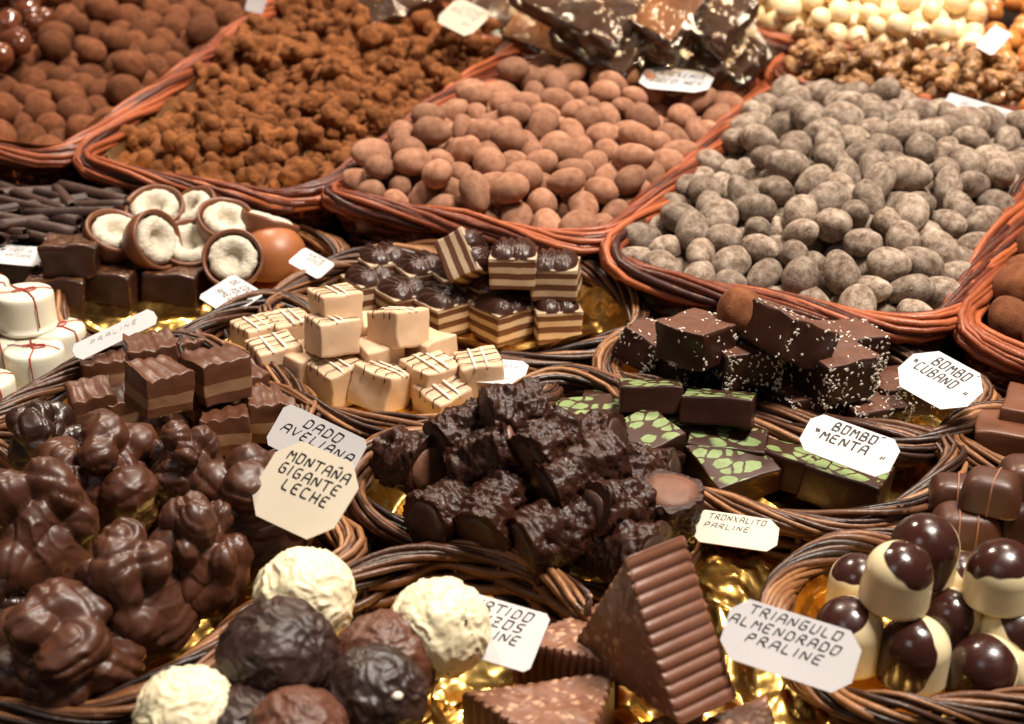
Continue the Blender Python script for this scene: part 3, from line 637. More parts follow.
# ================================================================ cream fudge cubes
GF = 'cream fudge cubes'
def drizzle(t, w, d, h, s):
    a = MB(); b = MB(); rn = random.Random(s)
    for k in range(3):
        y = (k-1)*d*.27+rn.uniform(-.001, .001); z = h+.0004
        pts = [(-w*.53, y-.001, h*.82), (-w*.5, y-.0006, z-.0006)]+[(x, y+.0008*nz((x, y, 0), 200, s), z+.0002) for x in np.linspace(-w*.44, w*.44, 8)]+[(w*.5, y+.0006, z-.0006), (w*.53, y+.001, h*.85)]
        a.tube(pts, .00026*rn.uniform(.8, 1.3), 5, flat=.6)
    for k in range(2):
        x = (k-.5)*w*.22+rn.uniform(-.001, .001); z = h+.0009
        b.tube([(x, y, z-.0003-(.0012 if abs(y) > d*.47 else 0)+.0002*nz((x, y, 0), 300, s)) for y in np.linspace(-d*.5, d*.5, 9)], .0007*rn.uniform(.8, 1.2), 5, flat=.5)
    a.build('chocolate_lines', 'choc_line', t); b.build('white_lines', 'white_line', t)
fw, fh = .0188, .0158
for i, (px, py, lv, yaw, tx, ty, dz, k, lab) in enumerate([
    (336, 308, 2, 28, -4, 0, 1, 1.0, 'cream fudge cube behind the topmost cube, farthest back on its heap'),
    (332, 335, 1.6, 32, -6, 2, 1, 1.0, 'lined cream fudge cube on top of the heap, below the one farthest back'),
    (398, 328, 1.6, 50, -12, -2, 1, 1.02, 'plain faced cream fudge cube lying high on the heap beside the striped pralines'),
    (258, 338, .5, 35, 3, 0, 1, 1.0, 'cream fudge cube tucked against the raised rim near the rotated card'),
    (290, 332, .5, 30, 3, 0, 1, 1.0, 'cream fudge cube half hidden behind the lined top cube'),
    (275, 359, .7, 28, 6, -3, 1, 1.05, 'lined cream fudge cube at the end of the heap above the milk chocolate cubes'),
    (303, 366, .6, 48, 3, 6, 0, 1.0, 'plain cream fudge cube wedged between two lined ones in the front row'),
    (338, 379, .6, 40, 8, 0, 1, 1.08, 'lined cream fudge cube in the front row directly below the top cube'),
    (381, 386, .6, 62, -4, 14, 1, 1.08, 'tilted cream fudge cube showing a scarred pale side in the front row'),
    (378, 357, .9, 30, 4, 0, 0, .95, 'plain cream fudge cube under the plain faced high cube'),
    (428, 352, .7, 45, 0, 0, 0, 1.0, 'plain cream fudge cube behind the crosshatched one by the small plain card'),
    (430, 377, .6, 42, 8, 2, 1, 1.02, 'cream fudge cube with white crosshatching near the small plain card'),
    (443, 401, .25, 40, 18, 0, 1, 1.0, 'low cream fudge cube lying against the front rim, crossed by white lines'),
    (479, 373, .65, 12, 8, -3, 1, 1.0, 'cream fudge cube standing apart in front of the small plain card'),
    (362, 334, .9, 20, 2, 0, 0, .95, 'cream fudge cube in the gap between the two high cubes')]):
    m = frame(px, py, .018+lv*fh, fh*k/2, yaw, tx, ty); t = thing('fudge_cube', lab, 'fudge', m, GF)
    link('fudge_block', rbox(fw*k, fw*k, fh*k, .0013, 5, .0006, None, i, ('fudge',)), t)
    if dz: drizzle(t, fw*k, fw*k, fh*k, i)
# ================================================================ striped pralines with piped tops
GP_ = 'striped layered pralines'
def piped(w, d, s):
    """two fans of ridged dark chocolate piped side by side"""
    v, f = [], []; n, m = 56, 40; rn = random.Random(s); c = [(-w*.2, -d*.40), (w*.20, -d*.34)]
    for j in range(m):
        for i in range(n):
            x = (i/(n-1)-.5)*w*1.06; y = (j/(m-1)-.5)*d*1.06; best = -.0006
            for q, (cx, cy) in enumerate(c):
                dx, dy = x-cx, y-cy; r = math.hypot(dx, dy*.78); a = math.atan2(dx, dy+.001); lim = w*.36*(1+.1*math.sin(a*3+s))*(1 if q == 0 else .95)
                ex = abs(x-cx)/(w*.31); ey = abs(y)/(d*.53); k = 1-ex**2.4-ey**3
                if k > 0:
                    hgt = .0060*k**.7*(.62+.38*abs(math.cos(a*10+q+s))**.7)+.0003*nz((x, y, 0), 400, s); best = max(best, hgt)
            v.append((x, y, best))
    for j in range(m-1):
        for i in range(n-1): f.append((j*n+i, j*n+i+1, (j+1)*n+i+1, (j+1)*n+i))
    k = len(v); f.append(tuple([i for i in range(n)][::-1]) if False else (0, (m-1)*n, m*n-1, n-1)); return mesh('piped_topping', v, f, True, ('piped',))
pt = [piped(.0205, .0215, s) for s in range(4)]
sb = [rbox(.0215, .0225, .0155, .0009, 5, .0004, None, s, ('stripe',)) for s in range(4)]
for i, (px, py, zc, yaw, tx, ty, lab) in enumerate([
    (467, 256, .046, -35, 8, 62, 'striped praline tipped on its side at the back with its stripes upright'),
    (514, 263, .046, -4, 1, 0, 'striped praline raised on the back row beside the tipped one'),
    (556, 274, .040, -8, 1, -2, 'striped praline at the end of the back row nearest the wicker wall'),
    (501, 316, .022, 38, 3, 0, 'striped praline showing two corner faces at the front of the gold foil'),
    (556, 316, .022, 8, 0, 0, 'striped praline standing alone on the foil nearest the empty gold'),
    (442, 310, .022, 40, 2, 0, 'striped praline in the front row, second from the empty gold foil by its corner'),
    (403, 300, .022, 35, 4, 0, 'striped praline whose dark fan covers it in the front row, above the fudge heap'),
    (370, 288, .022, 32, 2, 0, 'striped praline at the end of its basket close to the dark raised rim'),
    (382, 267, .026, 28, 2, 0, 'striped praline at the far corner touching the dark raised rim'),
    (420, 276, .026, 30, 3, 0, 'striped praline in the middle row below the tipped one'),
    (456, 282, .027, 25, 3, 0, 'striped praline straight below the tipped praline'),
    (489, 292, .025, 38, 4, 0, 'striped praline behind the front two cornered one'),
    (528, 298, .020, 20, 2, 0, 'striped praline sunk in the shade under the raised row')]):
    m = frame(px, py, zc, .010, yaw, tx, ty); t = thing('striped_praline', lab, 'praline', m, GP_)
    link('striped_base', sb[i % 4], t); o = link('piped_topping', pt[i % 4], t); o.location = (0, 0, .0157)
# ================================================================ layered milk chocolate cubes
def wavetop(a, k, ph): return lambda x, y: a*abs(math.sin(x*k+ph+y*25))+.0006*noise.noise(Vector((x*160, y*160, ph)))
for i, (px, py, zc, yaw, tx, ty, k, lab) in enumerate([
    (152, 360, .046, 20, 5, 0, 1.0, 'milk chocolate cube with wavy top, farthest back on its heap'),
    (159, 388, .050, 40, 2, 6, 1.08, 'layered milk chocolate cube facing out in the middle of the heap'),
    (216, 376, .044, 38, 0, 0, 1.1, 'layered milk chocolate cube set high on the heap toward the fudge basket'),
    (270, 414, .024, 12, 6, 4, 1.05, 'layered milk chocolate cube nearest the cards, leaning on the rim'),
    (226, 431, .028, 10, -3, 0, 1.0, 'layered milk chocolate cube upright just above the lumpy clusters'),
    (92, 405, .030, 24, 10, 0, .95, 'low wavy milk chocolate cube at the end of the heap by the tall rim'),
    (104, 372, .026, 20, 4, 0, .95, 'dim milk chocolate cube in the rim shade below the leaning card'),
    (126, 410, .024, 30, 4, 0, .95, 'shaded milk chocolate cube between the low wavy one and the middle cube'),
    (168, 428, .022, 15, 12, 0, 1.0, 'ridged milk chocolate cube half buried beneath the middle cube'),
    (200, 404, .030, 45, 0, 0, .95, 'milk chocolate cube in the gap under the high cube'),
    (244, 388, .026, 30, 8, 0, .95, 'milk chocolate cube behind the high cube, against the fudge basket rim'),
    (185, 350, .026, 25, 4, 0, .9, 'milk chocolate cube peeping behind the back wavy one')]):
    t = thing('layered_cube', lab, 'chocolate', frame(px, py, zc, .0078*k, yaw, tx, ty), 'layered milk chocolate cubes')
    link('layered_block', rbox(.0192*k, .0192*k, .0155*k, .0009, 9, .0006, wavetop(.0016, 520, i), i, ('milk_layers',)), t)
# ================================================================ glazed dark squares
for i, (px, py, zc, yaw, w, lab) in enumerate([
    (73, 256, .036, 4, .0275, 'glazed dark square on top of the others near the shadowed curls'),
    (58, 290, .022, 8, .029, 'glazed dark square touching the white cylinder sweets'),
    (114, 283, .022, -14, .029, 'glazed dark square at the middle of the front row on gold foil'),
    (177, 284, .021, -9, .029, 'glazed dark square in front of the coconut halves, nearest the rotated card'),
    (14, 274, .022, 6, .028, 'glazed dark square by the frame edge under the cut card'),
    (140, 268, .020, -10, .030, 'glazed dark square lying flat in the shade behind the front row')]):
    t = thing('glazed_square', lab, 'chocolate', frame(px, py, zc, .0075, yaw, 2), 'glazed dark chocolate squares')
    link('chocolate_block', rbox(w*.98, w*.82, .0155, .0018, 6, .0007, lambda x, y: .0012*noise.noise(Vector((x*150, y*150, 3))), i, ('dark', 'glaze_top'), 1), t)
# ================================================================ coconut halves
def coconut(px, py, h, d, lab, Rr=.0145, orange=False, elong=1.0):
    """half shell opening along the counter-frame direction d"""
    z = Vector(d).normalized(); x = Vector((0, 0, 1)).cross(z); x = x.normalized() if x.length > .01 else Vector((1, 0, 0)); y = z.cross(x)
    rot = Matrix((x, y, z)).transposed().to_4x4()
    t = thing('coconut_half', lab, 'coconut', Matrix.Translation(W(px, py, h)) @ rot, 'chocolate coated coconut halves')
    pr = [(Rr*math.sin(a)*1.0, -Rr*1.12*math.cos(a)) for a in np.linspace(.03, math.pi/2, 14)]+[(Rr*1.0, .001), (Rr*.985, .0022), (Rr*.93, .0024), (Rr*.87, .0016), (Rr*.84, -.001), (Rr*.8, -.0075)]
    V, F = lathe(pr, 56); V = [(a*elong*(1+.03*nz((a, b, c), 70, px)), b*(1+.03*nz((a, b, c), 70, px+3)), c+.0006*nz((a, b, c), 120, px)) for a, b, c in V]
    link('chocolate_shell', mesh('shell', V, F, True, ('orange_shell' if orange else 'shell',)), t)
    pr = [(Rr*.80, -.002), (Rr*.755, .0016), (Rr*.67, .0030), (Rr*.53, .0032), (Rr*.38, .0024), (Rr*.28, .0004), (Rr*.22, -.0022), (Rr*.12, -.0036), (.0002, -.0038)]
    n = 72; V, F = lathe(pr, n); out = []
    for i, (a, b, c) in enumerate(V):
        k = 1+(.07*nz((a, b, 0), 260, px)+.05*nz((a, b, 0), 700, px)) if i < 3*n else 1+.04*nz((a, b, 0), 300, px)
        out.append((a*k*elong, b*k, c+.0007*nz((a, b, c), 330, px)))
    link('white_coconut', mesh('coconut', out, F, True, ('coconut',)), t); return t
coconut(117, 233, 0.040, (.48, -.28, .83), 'coconut half facing the curls, nearest the end of the heap', .0152, False, 1.15)
coconut(156, 240, 0.041, (.80, -.48, .36), 'coconut half turned on edge, second in the front row', .0152)
coconut(190, 244, 0.034, (.10, -.56, .82), 'coconut half in the middle of the front row above a glazed square', .0152)
coconut(233, 259, 0.036, (.12, -.84, .50), 'coconut half opening straight outward nearest the gold foil', .0150)
coconut(227, 221, 0.042, (.30, -.42, .86), 'coconut half behind the outward facing one, lying higher', .0152)
coconut(155, 208, 0.042, (.05, -.50, .86), 'coconut half at the very back with its white top upward', .0152)
coconut(190, 209, 0.040, (-.35, -.40, .85), 'coconut half tipped toward the back one so only a sliver of white shows', .0152)
coconut(270, 222, 0.038, (.30, .25, .92), 'coconut half opening upward behind the domed caramel shell', .0152)
t = thing('coconut_half', 'caramel coloured coconut half turned face down like a dome', 'coconut', frame(273, 247, .031, .013, 0, 2), 'chocolate coated coconut halves')
pr = [(.0158, 0), (.0164, .001), (.0165, .006)]+[(.0165*math.cos(a), .0085+.0155*math.sin(a)) for a in np.linspace(.08, 1.54, 14)]
V, F = lathe(pr, 48); link('chocolate_shell', mesh('shell', [(a*(1+.02*nz((a, b, c), 80, 3)), b, c) for a, b, c in V], F, True, ('orange_shell',)), t)
# ================================================================ white cylinder sweets tied with red thread
def cyl(px, py, h, lab, yaw, k=1.0):
    r, hh = .0132*k, .0185*k
    t = thing('white_cylinder', lab, 'sweet', frame(px, py, h, hh/2, yaw, 3), 'white cylinder sweets tied with red thread')
    pr = [(r*.90, 0), (r*.985, .0007), (r, .0022)]+[(r*(1+.004*math.sin(z*9)), .0022+z*(hh-.0045)) for z in np.linspace(0, 1, 6)]+[(r*.985, hh-.0012), (r*.94, hh-.0003), (r*.85, hh), (r*.5, hh+.0002), (.0003, hh+.0003)]
    V, F = lathe(pr, 48); link('white_body', mesh('body', [(a*(1+.012*nz((a, b, c), 70, px)), b*(1+.012*nz((a, b, c), 70, px+2)), c) for a, b, c in V], F, True, ('candy_white',)), t)
    b = MB(); z = hh+.0008
    for s in (1, -1):
        b.tube([(s*.0055*math.sin(a)*(1 if s > 0 else .85), .0030*s*math.sin(a*.5)*math.cos(a)+.0006*s, z+.0003*math.sin(a*2)) for a in np.linspace(0, math.pi, 14)], .00036, 5)
        b.tube([(0, 0, z), (s*.002, -.004, z), (s*.004, -r*.92, z-.0004), (s*.0045, -r*1.0, hh*.8), (s*.0047, -r*.995, hh*.25)] if s > 0 else [(0, 0, z), (-.003, .004, z), (-.005, .009, z)], .00036, 5)
    b.tube([(x, .001*math.sin(x*300), z-(.0009 if abs(x) > r*.9 else 0)) for x in np.linspace(-r*.97, r*.97, 9)], .00028, 5)
    b.build('red_thread', 'thread', t)
cyl(26, 310, .032, 'white cylinder tied with red thread on top of its pile', 20)
cyl(36, 366, .016, 'white cylinder in front showing the bow of its red thread on top', -8)
cyl(58, 345, .014, 'white cylinder partly hidden behind the one with the clear bow', 40)
cyl(-2, 355, .014, 'white cylinder cut by the frame just under the top one', 10)
cyl(-18, 300, .030, 'white cylinder mostly outside the frame, on the upper layer', 60)
cyl(-14, 398, .014, 'white cylinder sliver at the frame below the others', 30)
# ================================================================ coconut sprinkled squares
def flakes(w, d, h, n, s, heavy):
    rn = random.Random(s*13+5); b = MB()
    for i in range(n):
        l, t_ = rn.uniform(.0003, .0012), rn.uniform(.00014, .00034); a = rn.uniform(0, 3.1)
        side = rn.choice('tttffflrb') if heavy == 0 else rn.choice('tffffllrrb')
        u, v = rn.uniform(-.5, .5), rn.random()
        if side != 't': v = v**1.0
        if rn.random() < .45: u = math.copysign(.5-abs(rn.gauss(0, .07)), u)
        e = .0001
        if side == 't': c, X, Y = (u*w*.97, rn.uniform(-.49, .49)*d, h+e), (math.cos(a), math.sin(a), .15), (-math.sin(a), math.cos(a), 0)
        elif side in 'fb': sg = -1 if side == 'f' else 1; c, X, Y = (u*w*.97, sg*(d/2+e), v*h), (math.cos(a), .15*sg, math.sin(a)), (-math.sin(a), 0, math.cos(a))
        else: sg = -1 if side == 'l' else 1; c, X, Y = (sg*(w/2+e), u*d*.97, v*h), (.15*sg, math.cos(a), math.sin(a)), (0, -math.sin(a), math.cos(a))
        c, X, Y = Vector(c), Vector(X)*l, Vector(Y)*t_*1.4; Zn = X.cross(Y).normalized()*t_
        V = [c+X*i1+Y*i2+Zn*i3 for i3 in (-.6, .8) for i1, i2 in ((-1, -.6), (.2, -1), (1, -.2), (.7, .8), (-.6, .9))]
        b.add(V, [(4, 3, 2, 1, 0), (5, 6, 7, 8, 9)]+[(q, (q+1) % 5, 5+(q+1) % 5, 5+q) for q in range(5)])
    return b
for i, (px, py, zc, yaw, tx, ty, w, d, h, n, hv, lab) in enumerate([
    (698, 340, .052, 44, 0, 0, .0265, .0265, .0160, 70, 0, 'dark square with a clean cocoa top set corner outward high on the heap'),
    (744, 360, .042, 12, 4, 0, .0255, .0250, .0175, 260, 1, 'dark square with thick white flakes along its front edge in the heap centre'),
    (789, 336, .058, 30, -10, 22, .0270, .0280, .0180, 90, 0, 'tilted dark square, topmost at the back of the heap'),
    (847, 345, .040, 18, 2, 3, .0265, .0250, .0150, 160, 0, 'dark square with flaked top at the back nearest the BOMBO CUBANO card'),
    (831, 369, .042, 28, 6, 3, .0285, .0280, .0190, 260, 1, 'dark square with frosted faces between the tilted one and the cards'),
    (801, 404, .026, 20, 4, 2, .0280, .0260, .0165, 200, 0, 'dark square in the front row touching the BOMBO MENTA card top'),
    (868, 414, .022, 18, 3, 2, .0270, .0250, .0155, 170, 0, 'dark square in the front row standing behind the BOMBO MENTA card'),
    (895, 393, .022, 14, 2, 0, .0250, .0240, .0150, 100, 0, 'dark square at the end of the heap against the BOMBO CUBANO card'),
    (745, 390, .022, 15, 2, 0, .0270, .0260, .0160, 170, 1, 'dark square buried under the heavily flaked one'),
    (681, 370, .028, 40, 4, 4, .0260, .0260, .0160, 170, 1, 'dark square under the clean topped one, at the end of the heap'),
    (648, 347, .036, 55, 4, 20, .0230, .0200, .0150, 150, 1, 'small dark square with a white frosted patch at the end by the wicker loop'),
    (743, 331, .046, 42, 0, 0, .0200, .0200, .0140, 20, 0, 'brown square peeking behind, under the round cocoa truffle'),
    (712, 388, .018, 30, 2, 0, .0250, .0250, .0150, 70, 1, 'dark square in deep shade behind the mint chocolates')]):
    t = thing('coconut_square', lab, 'chocolate', frame(px, py, zc, h/2, yaw, tx, ty), 'dark squares sprinkled with coconut')
    link('chocolate_block', rbox(w, d, h, .0014, 5, .0007, None, i, ('dark', 'cuban_top'), 1), t)
    o = flakes(w, d, h, int(n*1.05), i, hv).build('coconut_flakes', 'flake', t, None, False); o['kind'] = 'stuff'
P, F = nuts(1, (1, 1, 1.05), .04)[0], None
tag(link('cocoa_truffle', P, None, 'nut_dark', frame(741, 313, .060) @ Matrix.Scale(.0105, 4)), 'single round cocoa truffle lying among the coconut squares', 'truffle')
# ================================================================ mint chocolates
for i, (px, py, zc, yaw, tx, ty, w, d, h, lab) in enumerate([
    (651, 396, .036, -4, -12, 0, .0270, .0200, .0115, 'thick mint chocolate lying on the back row beside the wicker loop'),
    (719, 408, .036, -14, -13, 2, .0300, .0230, .0120, 'thick mint chocolate on the back row below the coconut squares'),
    (672, 421, .026, -10, 13, 0, .0315, .0270, .0110, 'wide mint chocolate lying flat below the two thick ones'),
    (728, 440, .025, -12, 15, 0, .0330, .0280, .0120, 'wide mint chocolate in the middle of the basket, behind the front one'),
    (731, 468, .023, 24, 20, 0, .0295, .0290, .0125, 'big mint chocolate in front, its green top fully shown'),
    (645, 440, .030, 35, 14, 0, .0250, .0240, .0110, 'mint chocolate half hidden behind the rough log heap with green top'),
    (588, 422, .024, 10, 7, 0, .0270, .0270, .0110, 'mint chocolate at the end of the basket by the topmost rough log'),
    (608, 406, .022, -8, 2, 0, .0230, .0220, .0110, 'mint chocolate shown as a sliver of green next to the thick pair'),
    (797, 465, .022, -32, 3, 2, .0330, .0220, .0150, 'long dark mint chocolate partly behind the BOMBO MENTA card'),
    (846, 483, .022, -30, 5, 6, .0320, .0230, .0160, 'long dark mint chocolate in front of the BOMBO MENTA card foot'),
    (772, 431, .022, -15, 4, 0, .0270, .0220, .0110, 'mint chocolate mostly behind the BOMBO MENTA card, thin green edge'),
    (645, 459, .026, 40, 0, 12, .0240, .0220, .0120, 'smooth dark mint chocolate tipped between the logs and the green tops')]):
    t = thing('mint_chocolate', lab, 'chocolate', frame(px, py, zc, h/2, yaw, tx, ty), 'green patterned mint chocolates')
    link('chocolate_block', rbox(w, d, h, .0012, 5, .0004, None, i, ('dark',) if i == 11 else ('dark', 'mint_top'), None if i == 11 else 1, .04), t)
# ================================================================ rough logs
def log_mesh(r, l, s):
    n, m = 72, 40; v = []; f = []
    for j in range(m):
        x = (j/(m-1)-.5)*l; e = 1
        for i in range(n):
            a = 2*math.pi*i/n; p = (x, r*math.cos(a), r*math.sin(a)); k = r*(1+.13*nz(p, 65, s*3))+.0030*max(0, nz(p, 190, s*3.3)+.1)+.0015*fold(p, 380, s)-.0008
            v.append((x+.0010*nz(p, 190, s)*(j in (0, m-1)), k*math.cos(a), k*math.sin(a)))
    for j in range(m-1):
        for i in range(n): f.append((j*n+i, (j+1)*n+i, (j+1)*n+(i+1) % n, j*n+(i+1) % n))
    f.append(tuple(range(n))); f.append(tuple((m-1)*n+i for i in range(n-1, -1, -1))); me = mesh('log', v, f, True, ('rock',))
    for p in list(me.polygons)[-2:]: p.use_smooth = False
    return me
def cutface(r, l, s, sg):
    n = 40; v = [(sg*(l/2+.0012), 0, 0)]; f = []
    for q, (k, dx) in enumerate(((.5, .0006), (.78, .0004), (.81, -.0010))):
        for i in range(n):
            a = 2*math.pi*i/n; p = (0, r*k*math.cos(a), r*k*math.sin(a)); rr = r*k*(1+.16*nz(p, 110, s)); v.append((sg*(l/2+dx+.0004*nz(p, 260, s)), rr*math.cos(a), rr*math.sin(a)))
    for i in range(n):
        j = (i+1) % n; f.append((0, 1+i, 1+j))
        for q in (0, 1): f.append((1+q*n+i, 1+(q+1)*n+i, 1+(q+1)*n+j, 1+q*n+j))
    return mesh('cut', v, f if sg > 0 else [x[::-1] for x in f])
for i, (px, py, h, d, l, r, cap, lab) in enumerate([
    (514, 414, .066, (.93, .30, .05), .024, .0115, '', 'rough chocolate log chunk on the very top of the heap'),
    (412, 463, .040, (.66, -.74, .12), .028, .0112, 'p', 'rough log at the end of the heap with a pale cut end facing the middle'),
    (492, 456, .054, (.74, -.30, .50), .032, .0112, 'm', 'rough log lying on top below the topmost chunk, a long cut face at its end'),
    (579, 476, .054, (-.75, -.42, -.18), .035, .0130, 'k', 'biggest rough log in the heap centre with a shaded cut end'),
    (446, 513, .040, (-.65, -.75, .0), .026, .0112, 'k', 'rough log in front whose dark cut end faces the wicker loops'),
    (494, 512, .045, (.45, .80, .35), .027, .0112, 'k', 'rough log in the front row, second from the wicker loops'),
    (552, 534, .043, (.72, .40, .15), .029, .0120, '', 'rough log in the front row above the deep basket rim'),
    (621, 548, .038, (.70, -.60, .05), .033, .0120, 'k', 'rough log in the front row touching the ribbed triangle'),
    (668, 516, .036, (.05, -.25, 1), .028, .0122, 'p', 'rough log standing upright with its round cut end on top'),
    (592, 440, .052, (.6, -.3, .2), .024, .0100, '', 'rough log behind the biggest one, next to the green mint tops'),
    (630, 487, .040, (.4, .6, .3), .030, .0110, '', 'rough log tucked between the biggest one and the upright one'),
    (648, 474, .034, (.85, -.3, .15), .024, .0100, '', 'smooth sided log behind the upright one'),
    (545, 500, .030, (.3, .9, 0), .030, .0115, '', 'rough log lying deep under the biggest one'),
    (545, 446, .062, (.55, .75, .20), .024, .0100, '', 'short rough chunk leaning on the back of the biggest log'),
    (462, 432, .054, (.80, .50, .25), .024, .0098, '', 'short rough chunk behind the log with the pale cut end'),
    (612, 508, .048, (.70, .55, -.20), .026, .0105, '', 'short rough chunk in the hollow before the upright log'),
    (455, 478, .030, (.9, .2, 0), .030, .0105, '', 'rough log lying deep between the pale cut end and the front row')]):
    l *= .88; x = Vector(d).normalized(); y = Vector((0, 0, 1)).cross(x); y = y.normalized() if y.length > .1 else Vector((0, 1, 0)); z = x.cross(y)
    rot = Matrix((x, y, z)).transposed().to_4x4(); t = thing('chocolate_log', lab, 'chocolate', Matrix.Translation(W(px, py, h)) @ rot, 'rough dark chocolate logs')
    link('rough_coating', log_mesh(r*.94, l, i), t)
    link('praline_centre', cutface(r*.94, l, i, 1), t, {'p': 'praline', 'm': 'milk', 'k': 'praline_dk', '': 'praline_dk'}[cap])
    link('praline_centre', cutface(r*.94, l, i+50, -1), t, {'p': 'praline', 'm': 'praline_dk', 'k': 'praline_dk', '': 'praline_dk'}[cap])
# ================================================================ big lumpy clusters
for i, (px, py, h, sx, sz, yaw, mt, lab) in enumerate([
    (106, 478, .040, .0265, .0260, 20, 'cluster', 'tall lumpy cluster with a round knob on top behind the others'),
    (183, 464, .044, .0165, .0175, 70, 'cluster', 'small swirled cluster below the layered milk chocolate cubes'),
    (250, 514, .042, .0250, .0250, 120, 'cluster', 'big lumpy cluster touching the MONTAÑA GIGANTE LECHE card'),
    (38, 534, .044, .0240, .0290, 200, 'cluster', 'large lumpy cluster cut by the frame, above the lowest cluster'),
    (138, 588, .042, .0245, .0270, 260, 'cluster', 'smooth sided peaked cluster in the middle of the front row'),
    (201, 556, .046, .0185, .0240, 310, 'cluster', 'tall narrow swirled cluster between the peaked one and the card'),
    (62, 648, .036, .0270, .0225, 15, 'cluster', 'lowest cluster, in two layers, above the front wicker rim'),
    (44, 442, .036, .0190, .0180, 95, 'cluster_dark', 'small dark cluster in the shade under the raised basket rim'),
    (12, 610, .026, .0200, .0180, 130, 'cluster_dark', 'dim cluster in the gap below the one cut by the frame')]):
    rn = random.Random(i*17+3); lumps = [((0, 0, -.30), .72), ((0, 0, .10), .50)]
    for j in range(14):
        a = rn.uniform(0, 6.3); e = rn.uniform(-.75, 1.0); k = .64*math.sqrt(max(.12, 1-e*e*.8)); lumps.append(((k*math.cos(a), k*math.sin(a), e*.62), rn.uniform(.20, .36)))
    lumps.append(((rn.uniform(-.15, .15), rn.uniform(-.15, .15), .68), rn.uniform(.28, .36)))
    P, F = star(6, lumps, .05, (), i); ml = math.pi
    for q in range(len(P)):
        p = P[q]; pp = (p[0], p[1], p[2]*1.6)
        wv = 2.2*nz(p, 1.1, i*4.4); rd = .050*abs(math.sin(2.3*math.pi*(p[2]*.8+p[0]*.35+wv*.55)))**.5-.03
        rd *= .5+.5*min(1, max(0, nz(p, 1.5, i+30)*2+.6)); n_ = np.linalg.norm(p)+1e-9
        P[q] = p*(1+(rd*1.5+.028*nz(p, 4.5, i)+.006*nz(p, 14, i)+.10*max(0, fold((p[0]+.25*nz(p, 2, i+9), p[1]+.25*nz(p, 2, i+4), p[2]*.8), 1.5, i*2.7)-.72)+.06*max(0, fold(p, 3.1, i+50)-.74))/n_)
    P[:, 2] = np.maximum(P[:, 2], -.80); P = P*np.array([sx, sx, sz])
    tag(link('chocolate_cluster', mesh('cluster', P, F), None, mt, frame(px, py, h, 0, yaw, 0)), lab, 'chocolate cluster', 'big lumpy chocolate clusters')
# ================================================================ large truffles
for i, (px, py, h, r, mt, lab) in enumerate([
    (305, 598, .046, .0166, 'ball_white', 'white truffle with a spiky skin behind the largest dark truffle'),
    (278, 658, .050, .0184, 'ball_dark', 'largest dark truffle, in front of two white ones'),
    (440, 628, .044, .0162, 'ball_white', 'white truffle speckled with brown, beside the SURTIDO card'),
    (384, 664, .040, .0164, 'ball_milk', 'milk chocolate truffle between the dark one and the speckled white one'),
    (374, 698, .046, .0158, 'ball_dark', 'dark truffle with a white chip, under the milk chocolate one'),
    (189, 720, .046, .0160, 'ball_white', 'white truffle cut by the bottom of the frame near the cluster basket'),
    (298, 742, .050, .0155, 'ball_milk', 'brown truffle cut by the frame below the largest dark one'),
    (240, 740, .040, .0165, 'ball_dark', 'dark truffle low at the frame beside the cut white one')]):
    V, F = ico(6); P = V.copy(); s = i*6.1
    for q in range(len(P)):
        p = V[q]; w_ = Vector((p[0]+.5*nz(p, 1.6, s), p[1]+.5*nz(p, 1.6, s+7), p[2]+.5*nz(p, 1.6, s+13)))
        rd = 1-abs(noise.noise(w_*2.1+Vector((s, 0, 0))))*2; r2 = 1-abs(noise.noise(w_*4.6+Vector((0, s, 0))))*2
        P[q] = p*(1+.075*max(0, rd-.35)**.8+.055*max(0, r2-.5)+.04*nz(p, 1.7, s)+.02*nz(p, 6, s)+.008*nz(p, 16, s))
    if mt != 'ball_white' or True:
        d = np.array([.2, -.55, .8]); 
    o = tag(link('truffle', mesh('truffle', P*r*.985, F), None, mt, frame(px, py, h, 0, i*50, 0)), lab, 'truffle', 'large truffles in the deep basket')
    if i in (2, 4):
        b = MB(); rn = random.Random(i)
        for k in range(14 if i == 2 else 1):
            d = Vector((rn.uniform(-.8, .8), -rn.uniform(.3, .9), rn.uniform(-.3, .9))).normalized() if i == 2 else Vector((.45, -.62, .45)).normalized()
            vv, ff = ico(1); b.add(vv*np.array([.0006, .0006, .0004])*(1 if i == 2 else 3.4)+np.array(d)*r*1.01, ff)
        c = b.build('chocolate_specks' if i == 2 else 'white_chip', 'choc_line' if i == 2 else 'white_line', None); c.parent = o
        c.matrix_parent_inverse = Matrix.Rotation(-R(i*50), 4, 'Z')
